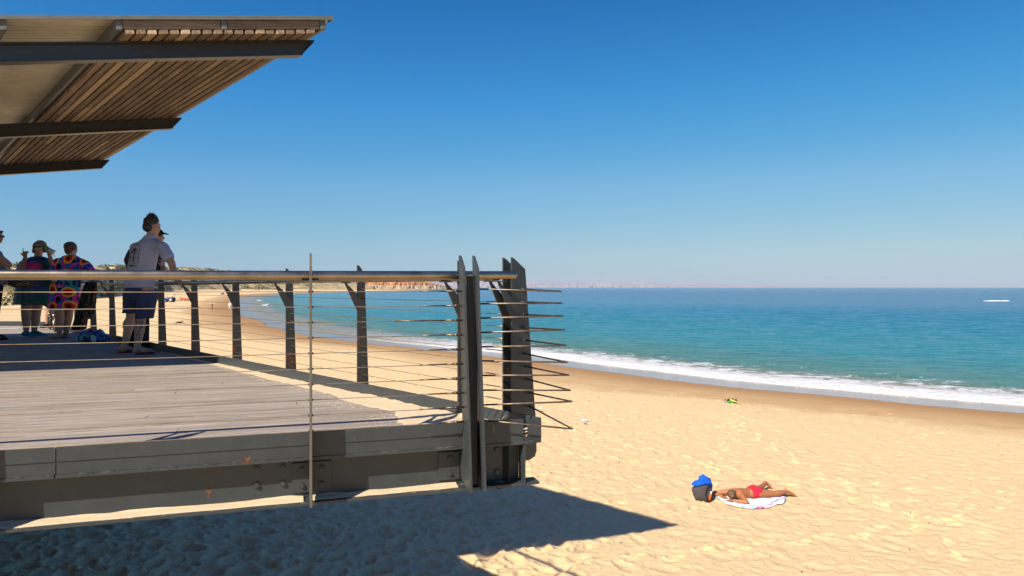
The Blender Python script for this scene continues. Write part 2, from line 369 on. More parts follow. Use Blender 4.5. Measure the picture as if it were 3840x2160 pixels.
def mk_water():
    t=NT('sea_water'); o=t.coord(); e=t.attr('shore')
    m1=t.map(o,(.55,1.5,1),(0,0,math.radians(12)))
    lg=t.math('MULTIPLY',t.math('SUBTRACT',t.noise(t.map(o,(.3,1,1)),.02,4,.6),.5),60.)
    ee=t.math('ADD',e,lg)
    c=t.ramp(t.mr(e,0,200.),[(0,(.20,.20,.11)),(.03,(.085,.19,.14)),(.12,(.036,.20,.23)),(.5,(.010,.15,.24)),(1,(.005,.10,.21))])
    c=t.mix(t.mr(ee,220.,900.),c,(.006,.092,.185))
    pt=t.ramp(t.noise(t.map(o,(.25,1,1)),.011,5,.6),[(.35,0),(.65,1)]); c=t.mix(t.math('MULTIPLY',pt,t.mr(e,60.,300.,0,.45)),c,(.003,.075,.13))
    n1=t.noise(m1,.55,5,.62); n2=t.noise(m1,2.6,5,.62); n3=t.noise(t.map(o,(.5,1.4,1)),.12,3,.6)
    h=t.math('ADD',t.math('MULTIPLY',n1,.30),t.math('MULTIPLY',n2,.20)); h=t.math('ADD',h,t.math('MULTIPLY',n3,.5))
    b=t.bump(h,.9,1.25)
    # foam
    fn=t.noise(t.map(o,(.6,1,1),(0,0,math.radians(35))),1.05,9,.74,.6); fl=t.vor(t.map(o,(1,1.4,1)),2.4,'F1'); 
    wd=t.math('ADD',5.6,t.math('MULTIPLY',t.math('SUBTRACT',t.noise(o,.13,3,.5),.5),4.5))
    band=t.math('SUBTRACT',1.,t.math('DIVIDE',e,wd)); fm=t.math('ADD',t.math('MULTIPLY',band,.62),t.math('MULTIPLY',t.math('SUBTRACT',fn,.5),2.9))
    fm=t.math('ADD',fm,t.mr(e,1.1,.3,0,.8)); fm=t.math('MINIMUM',t.mr(fm,.05,.30),t.mr(e,10.,7.5))
    fm=t.math('MULTIPLY',fm,t.mr(t.attr('calm'),0,1,1,0))
    lace=t.ramp(t.noise(o,7,5,.7),[(.3,.55),(.6,1)]); fm=t.math('MULTIPLY',fm,lace)
    br=t.mr(e,7.5,3.); c=t.mix(t.math('MULTIPLY',br,.6),c,(.30,.20,.10))
    c=t.mix(fm,c,(.80,.78,.76))
    fb=t.bump(t.noise(o,6,6,.7),.8,.08,b)
    rough=t.mr(fm,0,1,.16,.8)
    m=t.bsdf(c,rough,0,fb,.24); 
    return m
MW=mk_water()
sa=np.radians(np.concatenate([np.linspace(-30,39.9,820),np.linspace(40,118,60)]))
sr=np.concatenate([rad_(24,300,760),rad_(300,17000,220),[17000.]])
sea=polar_mesh('sea',sa,sr,zf_sea,None,MW); sea['kind']='structure'; sea['label']='blue green sea with a foaming shore break'
def whitecap(px0,px1,y0,h,dep):
    mb=MB(); n=60; rows=[]
    for i in range(n+1):
        u=i/n; px=px0+(px1-px0)*u; k=5.6*F/(y0-1077); x=(px-1920)/F*k; y=k
        hh=h*min(1,u*3.2,(1-u)*9)*(.55+.7*random.random())+.01
        rows.append([V(x,y-dep*(.7+.5*random.random()),ZW-.05),V(x,y-dep*.5,ZW+hh*.7),V(x,y,ZW+hh),V(x,y+dep*.6,ZW+hh*.3),V(x,y+dep,ZW-.05)])
    vs=[p for r_ in rows for p in r_]; fs=[(i*5+j,(i+1)*5+j,(i+1)*5+j+1,i*5+j+1) for i in range(n) for j in range(4)]
    mb.add(vs,fs,0,True); o=mb.build('water_whitecap',MFOAM); o['kind']='structure'; return o
MFOAM=plain('foam_white',(.82,.82,.82),.8,.1,3,.5)
whitecap(3672,3790,1130,.42,1.0); whitecap(983,1014,1146,.45,3.); whitecap(960,982,1128,.25,2.)
# ---------------------------------------------------------------- headland and far hills
def mk_cliff():
    t=NT('ochre_cliff'); o=t.coord(); z=t.xyz(o)[2]
    w=t.math('ADD',z,t.math('MULTIPLY',t.noise(o,.03,5,.6),9.)); 
    g=t.noise(t.map(o,(1,1,.5)),.035,9,.75)
    c=t.ramp(t.mr(w,0.,24.),[(0,(.45,.34,.20)),(.35,(.55,.40,.22)),(.5,(.50,.20,.07)),(.7,(.60,.23,.08)),(.9,(.48,.20,.08)),(1,(.36,.26,.12))])
    c=t.mix(t.ramp(g,[(.54,0),(.62,.8)]),c,(.20,.13,.06)); c=t.mix(t.ramp(t.noise(o,.08,6,.7),[(.55,0),(.62,.8)]),c,(.62,.50,.33))
    return t.bsdf(c,.95,0,None,.1)
def headland():
    xs=np.linspace(980,1712,900); prof=np.array([0,.08,.2,.35,.5,.65,.8,.92,1,1.15,1.6]); hz=np.array([0,.12,.22,.42,.55,.75,.9,.98,1.,1.02,.98])
    X=[];Y=[];Z=[]
    D=np.interp(xs,[980,1300,1500,1650,1712],[1500,1650,1800,2000,2150])
    top=np.interp(xs,[980,1100,1400,1560,1610,1640,1675,1700,1712],[27,28,27,26,21,14,5,1.5,0])
    for p,h in zip(prof,hz):
        gul=fbm(xs/16,np.full(xs.shape,p*2.3),4,80)-.5; gul2=fbm(xs/2.5,np.full(xs.shape,p*3),3,85)-.5
        d=D+p*70+gul*45*(1-.5*p)+gul2*7
        zz=ZW-1+(top/2560*D+5.6)*h*(.93+.16*fbm(xs/14,np.full(xs.shape,3.),3,90))
        zz=np.where(top<=0.1,ZW-1,zz)
        X.append((xs-1920)/F*d); Y.append(d); Z.append(zz)
    n=len(xs); vs=np.stack([np.array(X),np.array(Y),np.array(Z)],-1).reshape(-1,3)
    fs=[(i*n+j,i*n+j+1,(i+1)*n+j+1,(i+1)*n+j) for i in range(len(prof)-1) for j in range(n-1)]
    me=bpy.data.meshes.new('headland_cliffs'); me.from_pydata(vs.tolist(),[],fs); me.update(); o=link('headland_cliffs',me,mk_cliff()); o['kind']='structure'; return o
headland()
def far_hills():
    xs=np.linspace(1400,2990,700); D=11500.
    top=np.interp(xs,[1400,1700,1800,2000,2200,2350,2500,2700,2900,2990],[20,24,25,25,23,24,18,12,7,3])
    top=top*(.86+.28*fbm(xs/38,xs*0+1.,4,120))
    R=[]
    pr=[0,.1,.25,.45,.7,.85,1,1.4]; hh=[0,.22,.3,.55,.7,.9,1,.7]
    for p,h in zip(pr,hh):
        d=D+p*1800+(fbm(xs/16,xs*0+p*2,4,130)-.5)*900
        R.append(np.stack([(xs-1920)/F*d,d,ZW-1+(top/2560*D+5.6)*h*(.9+.2*fbm(xs/10,xs*0+p*3,3,140))],-1))
    n=len(xs); vs=np.array(R).reshape(-1,3); fs=[(i*n+j,i*n+j+1,(i+1)*n+j+1,(i+1)*n+j) for i in range(len(pr)-1) for j in range(n-1)]
    t=NT('far_hill'); o=t.coord(); c=t.ramp(t.noise(o,.002,8,.7),[(.35,(.20,.20,.22)),(.5,(.35,.30,.31)),(.7,(.42,.36,.36))]); m=t.bsdf(c,.95,0,None,.1)  # pale lilac base colours include some of the distance haze
    me=bpy.data.meshes.new('hills'); me.from_pydata(vs.tolist(),[],fs); me.update(); o=link('hills',me,m); o['kind']='structure'
far_hills()
# scrub on the dunes
def scrub():
    rs=random.Random(5); mb=MB(); cnt=0
    while cnt<420:
        px=rs.uniform(-150,1180); d0=float(np.interp(px,PXB,DB)); w=d0*.28+20
        d=d0+w*rs.uniform(.05,1.05); x=(px-1920)/F*d; y=d
        # project radius
        rr=math.hypot(x,y); x*=d/rr; y*=d/rr
        px2=1920+F*x/y
        if rs.random()<.45 and fbm(np.array([x/60]),np.array([y/60]),3,77)[0]<.45: continue
        z=gz(x,y); s=rs.uniform(.7,1.7)*(.8+d0/420.); cnt+=1; r=rs.random()
        for _ in range(46):
            a=rs.uniform(0,6.28); q=rs.random()**.5; u=rs.uniform(-.1,1)
            c=V(x+s*1.5*q*math.cos(a),y+s*1.5*q*math.sin(a),z+s*.62*u*(1.15-q*q))
            n_=V(rs.gauss(0,1),rs.gauss(0,1),rs.gauss(.4,1)).normalized(); t_=n_.orthogonal().normalized(); b_=n_.cross(t_); l=s*.22*rs.uniform(.6,1.3)
            mb.add([c-t_*l,c-b_*l*.6,c+t_*l,c+b_*l*.6],[(0,1,2,3)],r*.6+rs.random()*.4)
    t=NT('scrub_leaf'); m=t.bsdf(t.ramp(t.attr('rnd'),[(0,(.045,.06,.022)),(.6,(.10,.11,.045)),(1,(.24,.20,.09))]),.8,0,None,.2)
    o=mb.build('dune_scrub',m); o['kind']='stuff'; o['label']='low grey green scrub scattered over the dunes'; o['category']='scrub'
scrub()
# haze
hz=MB(); hz.box(-14500,14500,-60,15500,ZW-6,170)
t=NT('haze_air'); pv=t.n('ShaderNodeVolumePrincipled'); pv.inputs['Color'].default_value=(.90,.93,1,1); pv.inputs['Density'].default_value=4.5e-5; pv.inputs['Anisotropy'].default_value=0.
t.t.links.new(pv.outputs[0],t.out.inputs['Volume'])
ho=hz.build('haze',t.m); ho['kind']='stuff'; ho['label']='thin sea haze'
# ---------------------------------------------------------------- platform frames
P0=V(-2.506,3.341,0); Adir=V(.9537,.3007,0); Nin=V(-.3007,.9537,0)
Cc=V(.180,4.188,0); Bdir=V(-.6871,.7266,0); Min=V(-.7266,-.6871,0)
def TN(s,n,z): return P0+Adir*s+Nin*n+V(0,0,z)      # near side: along, inward, up
def TF(u,n,z): return Cc+Bdir*u+Min*n+V(0,0,z)      # far side: along, inward, up
SC=2.816; CT=.10
plat=thing('viewing_platform','grey steel viewing platform with weathered timber decking raised above the sand','platform',TN(0,3,0))
def smax(n): return min(SC-.4856*n-.03,(12.26-.9537*n)/.3007)
mb=MB(); rs=random.Random(3); n=.012; w=.14
while n<15.6:
    a=-18.; e0=smax(n); e1=smax(n+w)
    if e1<a+.3: break
    cuts=[a]; 
    while True:
        nx=cuts[-1]+rs.choice([3.6,4.2,4.8,5.4])*rs.uniform(.9,1)
        if nx>min(e0,e1)-.5: break
        cuts.append(nx)
    for i,c0 in enumerate(cuts):
        last=i==len(cuts)-1; c1a=e0 if last else cuts[i+1]-.005; c1b=e1 if last else cuts[i+1]-.005
        z=rs.uniform(-.0015,.0015); q=[(c0,n),(c1a,n),(c1b,n+w-.005),(c0,n+w-.005)]
        mb.prism([TN(x,y,-.032) for x,y in q],[TN(x,y,z) for x,y in q],rs.random())
    n+=w
mb.build('decking',M['deck'],plat)
# joists under the boards
mb=MB()
for s in np.arange(-10.5,2.6,.6):
    nn=min((SC-s)/.4856-.2,13)
    if nn>.4: mb.box(s,s+.045,.22,nn,-.18,-.034,TN)
mb.build('joist',M['beam'],plat)
# near fascia, made of lengths with welded joints
fas=MB(); cuts=[-18.,-3.4,.232,2.705]
for a,b in zip(cuts[:-1],cuts[1:]):
    fas.prism([TN(a+.003,0,-.040),TN(a+.003,.007,-.040),TN(a+.003,.007,CT),TN(a+.003,0,CT)],[TN(b-.003,0,-.040),TN(b-.003,.007,-.040),TN(b-.003,.007,CT),TN(b-.003,0,CT)])
    fas.box(a+.003,b-.003,-.004,.080,-.057,-.0405,TN)
wd=fas
for s in cuts[1:-1]: wd.tube([TN(s,.001,-.038),TN(s,.001,CT-.004)],.0055,8)
rs=random.Random(9)
for i in range(40):
    s=-3+i*.145+rs.uniform(-.02,.02)
    if s<2.65: wd.tube([TN(s,-.003,-.040),TN(s+rs.uniform(.03,.07),-.004,-.040)],.003,6)
fas.build('fascia_beam',M['steel'],plat,bevel=.002)
G_=.09
gd=MB()
gd.box(-18,2.70,G_,G_+.009,-.287,-.058,TN)            # web
gd.box(-18,2.705,-.016,.21,-.303,-.2875,TN)             # bottom flange
gd.box(-18,2.70,.081,.21,-.0575,-.036,TN)             # top flange
girder=gd.build('girder',M['steel'],plat,bevel=.0015)
sdm=plain('drift_sand',(.60,.46,.29),.95,.12,60,.6)
# blown sand resting on the bottom flange
def sandstrip(path_fn,a,b,w0,w1,z,h,T,name,parent,seg=400,seed=1,cross=6,edge=.5):
    x=np.linspace(a,b,seg); wn=fbm(x*4,x*0+seed,5,200+seed); vs=[]; fs=[]
    for i,s in enumerate(x):
        ww=w0+(w1-w0)*wn[i]
        for j in range(cross+1):
            t_=j/cross; y=path_fn(s)[0]+ww*t_*path_fn(s)[1]
            zz=z+(h*max(0,1-t_)**.8*(.6+.9*vnoise(np.array([s*9.]),np.array([t_*4.]),3)[0]) if j<cross else -.002)
            vs.append(T(s,y,zz))
    for i in range(seg-1):
        for j in range(cross): fs.append((i*(cross+1)+j,(i+1)*(cross+1)+j,(i+1)*(cross+1)+j+1,i*(cross+1)+j+1))
    m_=MB(); m_.add(vs,fs,0,True); return m_.build(name,sdm,parent)
sandstrip(lambda s:(G_,-1),-2,1.42,.075,.104,-.2872,.012,TN,'blown_sand',plat,300,1)
sandstrip(lambda s:(G_,-1),1.47,2.30,.05,.10,-.2872,.011,TN,'blown_sand',plat,120,2)
# bolt groups and cleats on the web
CLs=[]; BO=[]
def ncl(px,py,n):                 # a point of the photograph carried onto the near vertical plane at depth n
    r=ray(px,py); o=P0+Nin*n-V(0,0,EZ); k=(o.dot(Nin))/(r.dot(Nin)); return r*k+V(0,0,EZ)
for s,lo,hi in ((1.458,.085,.105),(2.32,.115,-.004),(-.167,.1,.1)):
    q=G_-.012
    cl=MB(); CLs.append(cl); cl.box(s-lo-.012,s+hi+.012 if hi>0 else s,q,G_-.001,-.255,-.088,TN)
    for x in ((s-lo*.55,s+hi*.6) if hi>0 else (s-lo*.52,)):
        for z in (-.125,-.215): BO.append(MB()); BO[-1].hexbolt(TN(x,q,z),-Nin,.014,.014)
for px,py in ((962,1757),(962,1819),(1060,1751),(1060,1812)): BO.append(MB()); BO[-1].hexbolt(ncl(px,py,G_),-Nin,.014,.014)
for s in (2.56,): 
    for z in (-.10,-.235): BO.append(MB()); BO[-1].hexbolt(TN(s,G_,z),-Nin,.018,.015)
for b in CLs: b.build('cleat_plate',M['steel'],plat,bevel=.001)
for b in BO: b.build('bolt',M['steel'],plat)
# end stiffener of the girder with two bolt holes, corner stub
en=MB()
def holeplate(mb,y0,y1,z0,z1,x,th,holes,T):
    ys=sorted({y0,y1}|{h[0]-h[2] for h in holes}|{h[0]+h[2] for h in holes}); zs=sorted({z0,z1}|{h[1]-h[2] for h in holes}|{h[1]+h[2] for h in holes})
    for i in range(len(ys)-1):
        for j in range(len(zs)-1):
            cy=(ys[i]+ys[i+1])/2; cz=(zs[j]+zs[j+1])/2; hh=[h for h in holes if abs(cy-h[0])<h[2] and abs(cz-h[1])<h[2]]
            if not hh: mb.box(x,x+th,ys[i],ys[i+1],zs[j],zs[j+1],T); continue
            h=hh[0]; k=16
            for a in range(k):
                def sq(t):
                    c,s_=math.cos(t),math.sin(t); m=max(abs(c),abs(s_)); return (h[0]+h[2]*c/m,h[1]+h[2]*s_/m),(h[0]+h[2]*.62*c,h[1]+h[2]*.62*s_)
                o0,i0=sq(2*math.pi*a/k+math.pi/k*0); o1,i1=sq(2*math.pi*(a+1)/k)
                mb.prism([T(x,*p) for p in (o0,o1,i1,i0)],[T(x+th,*p) for p in (o0,o1,i1,i0)])
holeplate(en,-.014,.09,-.287,-.058,2.70,.010,[(.04,-.115,.018),(.04,-.215,.018)],TN)
en.box(2.7105,2.80,-.01,.10,-.303,-.288,TN)
en.box(2.728,2.816,-.001,.007,-.052,CT-.002,TN); en.box(2.728,2.815,.0075,.03,-.052,-.044,TN)
en.build('end_plate',M['steel'],plat,bevel=.001)
# far curb: upstand along the far edge (three lengths), far girder
cb=MB(); U1=15.85
for a,b in ((.0,2.9),(2.9,6.4),(6.4,10.9),(10.9,U1)):
    cb.box(a+.002,b-.002,0,.010,-.05,CT,TF); cb.box(a+.002,b-.002,.010,.11,-.05,-.034,TF)
cb.build('kerb_plate',M['steel'],plat,bevel=.002)
fg=MB(); fg.box(.12,U1,.15,.16,-.303,-.051,TF); fg.box(.12,U1,.08,.24,-.319,-.304,TF); fg.build('far_girder',M['steel'],plat)
sw=thing('added_shade_wall','unseen wall added under the deck to block light and deepen the shade','wall',TN(-5.4,4,ZS))  # out-of-view blocker, added so the sand under the deck gets darker
m_=MB(); m_.box(-5.6,-5.2,-1,15,ZS-1,-.2,TN); m_.build('wall_face',plain('dark_concrete',(.13,.125,.115),.9,.25,3,.4),sw)
# back landing: a strip of pale concrete and its kerb, beyond the boards
E1=TF(U1,0,0)
bk=MB(); TB=lambda x,y,z: E1+V(x,y,z)
bk.box(-9,-.0,-.9,.02,-.12,.004,TB); bk.build('concrete_strip',M['concrete'],plat)
bk=MB(); bk.box(-9,-.35,.03,.24,-.12,.11,TB); bk.box(-.34,-.10,.05,.20,-.12,.10,TB); bk.build('back_kerb',M['steel'],plat,bevel=.004)
# support columns and cross bearers below the deck
for s,n in ((-1.2,2.2),(-6.5,2.2),(-3.2,8.5),(-8.,9.)):
    cm=MB(); cm.box(s-.15,s+.15,n-.15,n+.15,ZS-.4-EZ*0,-.19,TN); cm.build('support_column',M['steel'],plat)
# drifted sand lying along the far kerb on the deck
def drift():
    u=np.linspace(.02,7.4,520); cr=14; vs=[];fs=[]
    w=np.interp(u,[0,.3,.8,1.3,2.0,3.0,4.2,5.6,6.6,7.4],[.40,.50,.44,.30,.19,.14,.11,.08,.04,.01])*(.55+.9*fbm(u*2.5,u*0,5,300))
    for i,s in enumerate(u):
        for j in range(cr+1):
            t_=j/cr; hgt=(.020*(1-t_)**1.3*min(1,w[i]/.3)+.003)*(.5+1.0*fbm(np.array([s*14]),np.array([t_*w[i]*14]),3,310)[0]) if j<cr else -.002
            p=TF(s-t_*w[i]*.1,.011+t_*w[i],hgt); dn=(p-P0).dot(Nin)
            if dn<.009: p=p+Nin*(.009-dn); p.z=min(p.z,.02)
            vs.append(p)
    for i in range(len(u)-1):
        for j in range(cr): fs.append((i*(cr+1)+j,i*(cr+1)+j+1,(i+1)*(cr+1)+j+1,(i+1)*(cr+1)+j))
    m_=MB(); m_.add(vs,fs,0,True)
    # crumbs scattered past the edge
    rs=random.Random(4)
    for _ in range(900):
        s=rs.uniform(.1,5.5); ww=float(np.interp(s,u,w)); y=.01+ww*rs.uniform(.85,1.5)**1.3; r_=rs.uniform(.002,.007)
        c=TF(s,y,.0015)
        if (c-P0).dot(Nin)<.02: continue
        m_.add([c+V(r_,0,0),c+V(0,r_,0),c-V(r_,0,0),c-V(0,r_,0),c+V(0,0,r_*.6)],[(0,1,4),(1,2,4),(2,3,4),(3,0,4)])
    o=m_.build('drifted_sand',sdm); o['kind']='stuff'; o['label']='blown sand drifted along the kerb on the deck'; o['category']='sand'
drift()
rs=random.Random(8); mb=MB()
for _ in range(26):
    p=TF(rs.uniform(.1,.35),rs.uniform(.05,.3),.03); q=p+V(rs.uniform(-.06,.06),rs.uniform(-.06,.06),rs.uniform(.0,.05)); mb.tube([p,(p+q)/2+V(0,0,.01),q],.0012,4)
mb.build('dry_weed',plain('dry_grass',(.5,.4,.2)),None,label='few dry grass wisps on the sand in the deck corner',category='dry grass',kind='stuff')
# ---------------------------------------------------------------- railings
def post(T,x,name,parent,mat,lean=0.,*,top=1.088,wt=.072,wb=.115,th=.012,strut=True,bottom=None,shift=0.):
    m_=MB(); y0=-.012
    pr=[(y0,top),(y0-.022,top-.008),(y0-wt,top-.075),(y0-wb+.005,.12)]
    if bottom is None: pr+=[(y0-wb-.004,-.20),(y0-wb+.02,-.235),(y0-.02,-.235),(y0,-.2)]
    else: pr+=bottom
    pr+=[(y0,.60)]
    if strut: pr+=[(y0,.695),(.058,.900),(.060,.938),(.098,.938),(.086,.925)][:0]
    m_.prism([T(x-th/2-lean*(z-.4),y,z) for y,z in pr],[T(x+th/2-lean*(z-.4),y,z) for y,z in pr])
    o=m_.build(name,mat,parent,bevel=.0012)
    if strut:
        s_=MB(); st=[(y0+.001,.70),(y0+.001,.842),(.084,.925),(.084,.934),(.106,.934)]
        s_.prism([T(x-th/2,y,z) for y,z in st][::-1],[T(x+th/2,y,z) for y,z in st][::-1])
        s_.build('strut',mat,o,bevel=.001)
        b_=MB(); b_.box(x-.045,x+.045,.070,.118,.934,.941,T); b_.build('rail_bracket',M['steel_rusty'],o)
    return o
CZ=[.877-.0845*i for i in range(10)]
nr=thing('near_railing','steel cable railing with a thick stainless handrail along the near edge of the deck','railing',TN(1.0,0,0))
nb=[(-.165,-.272),(-.11,-.286),(.077,-.235),(.077,-.075),(-.006,-.060)]
for s,mt in ((-3.42,'steel'),(-1.79,'steel'),(-.167,'steel'),(1.458,'steel_rusty')): post(TN,s,'post',nr,M['steel_sunlit' if s>1 else mt],wt=.085,wb=.128,bottom=nb)
for s in (2.318,2.400): post(TN,s,'post',nr,M['steel'],.024,wt=.10,wb=.145,bottom=nb,strut=(s<2.35),th=.015)
# dark closing plate between the twin plates
m_=MB(); m_.box(2.328,2.391,-.075,-.067,-.25,.965,TN); m_.build('closing_plate',M['void'],nr)
def capsule_rail(pts,r,name,parent,endcap=True):
    m_=MB(); pts=[Vector(p) for p in pts]; d=(pts[-1]-pts[-2]).normalized()
    P=list(pts[:-1]); R=[r]*len(P)
    if endcap:
        e=pts[-1]-d*r
        for k in range(9):
            t_=k/8*math.pi/2; P.append(e+d*r*math.sin(t_)); R.append(max(r*math.cos(t_),.0006))
    else: P.append(pts[-1]); R.append(r)
    m_.tube(P,R,28); return m_.build(name,M['stainless'],parent)
capsule_rail([TN(-10,.094,.945),TN(-2,.094,.951),TN(0,.094,.962),TN(1.4,.094,.967),TN(2.69,.094,.9745)],.0257,'handrail',nr)
for z in CZ:
    m_=MB(); pts=[TN(-10,-.06,z)]+[TN(s,-.06,z-.002*math.sin(math.pi*((s+.167)%1.625)/1.625)) for s in np.linspace(-3,2.36,34)]; m_.tube(pts,.0022,6); m_.build('cable',M['cable'],nr)
rs=random.Random(12)
ft=[]
for i,z in enumerate(CZ):
    L=.235 if i!=2 else .38
    m_=MB(); m_.tube([TN(2.29-L,-.06,z),TN(2.29-.08,-.06,z)],.0042,8); m_.tube([TN(2.29-.085,-.06,z),TN(2.315,-.06,z)],.0068,6); m_.tube([TN(2.26,-.06,z),TN(2.276,-.06,z)],.0088,6)
    m_.build('cable_fitting',M['rod'],nr)
for s in (1.458,-.167):
    for z in CZ:
        m_=MB(); m_.tube([TN(s-.014,-.06,z),TN(s+.014,-.06,z)],.0058,8); m_.build('grommet',M['steel_rusty'],nr)
# bent tension rods that turn the corner
TIPS=[(2105,1093),(2109,1137),(2114,1185),(2117,1237),(2125,1295),(2129,1359),(2135,1407),(2140,1464),(2147,1506),(2148,1609)]
LEFT=[1084,1139,1193,1247,1301,1353,1408,1463,1519,1575]
RET=[(1954,1083),(1952,1132),(1960,1180),(1960,1228),(1962,1275),(1962,1325),(1966,1373),(1970,1420),(1976,1471),(1979,1520)]
def onplane(px,py,O,nrm):
    r=ray(px,py); o=O-V(0,0,EZ); k=o.dot(nrm)/r.dot(nrm); return r*k+V(0,0,EZ)
for (tx,ty),ly,(rx,ry) in zip(TIPS,LEFT,RET):
    T_=onplane(tx,ty,TN(0,-.06,0),Nin); L_=onplane(1800,ly,TN(0,-.06,0),Nin); L_=TN((L_-P0).dot(Adir),-.06,L_.z)
    R_=onplane(rx,ry,TF(.288,0,0),Bdir)
    d1=(L_-T_).normalized(); d2=(R_-T_).normalized(); k=.012
    bend=[T_+d1*k*1.6,T_+d1*k*.6+d2*.001,T_+(d1+d2)*k*.18,T_+d2*k*.6,T_+d2*k*1.6]
    m_=MB(); m_.tube([L_]+bend+[R_],.0052,10); m_.build('corner_rod',M['rod'],nr)
    m_=MB(); m_.tube([R_+d2*.016,R_-d2*.020],.009,6); m_.tube([R_-d2*.020,R_-d2*.035],.007,8); m_.build('rod_nut',M['steel'],nr)
fr=thing('far_railing','rust streaked steel cable railing along the seaward edge of the deck','railing',TF(6,0,0))
fb=[(-.012-.115,-.10),(-.012-.10,-.13),(-.03,-.13),(-.012,-.10)]
U=[.83+1.355*k for k in range(12)]
for k,u in enumerate(U): post(TF,u,'post',fr,M['steel_rusty'],bottom=fb,wt=.070,wb=.112)
cbm=[(-.235,.0),(-.24,-.19),(-.225,-.225),(-.18,-.24),(-.02,-.24),(-.012,-.1)]
for u in (.282,.362): post(TF,u,'post',fr,M['steel_rusty'] if u>.3 else M['steel'],top=1.094,wt=.122,wb=.215,bottom=cbm)
m_=MB(); m_.box(.288,.356,-.105,-.097,-.2,.97,TF); m_.build('closing_plate',M['void'],fr)
capsule_rail([TF(U1-.1,.094,.945),TF(8,.094,.946),TF(3,.094,.962),TF(.27,.094,.967)],.0250,'handrail',fr)
for i in range(10):
    z=.884-.081*i; m_=MB(); m_.tube([TF(u,-.06,z-.003*math.sin(math.pi*((u-.83)%1.355)/1.355)) for u in np.linspace(.37,U1-.1,70)],.0021,6); m_.build('cable',M['cable'],fr)
    m_=MB(); m_.tube([TF(.37,-.06,z),TF(.58,-.06,z)],.004,8); m_.build('cable_fitting',M['cable'],fr)
for u in U[:5]:
    for i in range(10):
        z=.884-.081*i; m_=MB(); m_.tube([TF(u-.016,-.06,z),TF(u+.016,-.06,z)],.0075,8); m_.build('grommet',M['steel_rusty'],fr)
br=thing('back_railing','low cable railing closing the far back end of the deck','railing',E1)
TBk=lambda x,y,z: E1+V(x,.12+y,z)
for x in (-.3,-1.9,-3.5,-5.1,-6.7): 
    m_=MB(); m_.prism([TBk(x,-.0,.1),TBk(x,.10,.1),TBk(x,.08,1.05),TBk(x,.0,1.1)],[TBk(x+.012,0,.1),TBk(x+.012,.10,.1),TBk(x+.012,.08,1.05),TBk(x+.012,0,1.1)]); m_.build('post',M['steel_rusty'],br)
m_=MB(); m_.tube([TBk(-9,-.1,.955),TBk(-.1,-.1,.955)],.025,16); m_.build('handrail',M['stainless'],br)
for i in range(10):
    m_=MB(); m_.tube([TBk(-9,.05,.88-.08*i),TBk(-.1,.05,.88-.08*i)],.0022,6); m_.build('cable',M['cable'],br)
# ---------------------------------------------------------------- shade roof
KR=ray(1232,66)*6.5+V(0,0,EZ)
RA=V(.95041933,.2903429,.11137372); RB=V(-.69558324,.71802141,-.02468199); RN=V(-.09787133,-.0606665,.99334827)
def TR(a,v,h): return KR-RA*a+RB*v-RN*h              # a: leftwards from the right edge, v: away, h: below the sheet
roof=thing('shade_roof','slatted timber and steel shelter roof cantilevered over the deck','shelter roof',TR(1,.5,0))
AR=15.; VR=7.74
sm_=MB(); na=int(AR/.2)
prof=[]; v=0.0
def sheetprof():
    p=[]; v=-.02
    while v<VR:
        p+=[(v,.0),(v+.060,.0),(v+.064,-.012),(v+.076,-.012),(v+.080,.0)]; v+=.0762+.004
    return p
# corrugations run along the fall line (A direction)
sp=sheetprof(); vs=[];fs=[]
for a in (.0,AR):
    for v,h in sp: vs.append(TR(a,v,h+.010))
k=len(sp)
for i in range(k-1): fs.append((i,i+1,k+i+1,k+i))
sm_.add(vs,fs); so_=sm_.build('roof_sheet',M['sheet'],roof)
md=so_.modifiers.new('t','SOLIDIFY'); md.thickness=.003; md.offset=0
m_=MB(); m_.box(-.03,AR,-.03,-.024,-.006,.030,TR); m_.box(-.03,AR,-.024,.05,-.008,-.004,TR); m_.box(-.03,-.024,-.0235,VR,-.006,.03,TR); m_.build('roof_capping',M['purlin'],roof)
pur=[.055,.93,1.79,2.66,3.53,4.4,5.27,6.14,7.0,8.,9.,10.,11.,12.,13.,14.]
for a in pur:
    m_=MB(); m_.box(a-.025,a+.025,.0,VR,.022,.112,TR); m_.build('purlin',M['purlin'],roof,bevel=.008)
for i,(a0,a1) in enumerate(((.085,.90),(.96,1.76))):
    m_=MB(); m_.box(a0,a1,.012,.052,.026,.100,TR,rnd=.3+.3*i); b=m_.build('edge_board',M['slatend'],roof,bevel=.003)
    m_=MB()
    for x in (a0+.05,a0+.09,a1-.09,a1-.05): m_.tube([TR(x,.012,.064),TR(x,.008,.064),TR(x,.005,.064)],[.009,.009,.004],12)
    m_.build('bolt_head',M['stainless'],b)
rs=random.Random(21); m_=MB(); x=.140; 
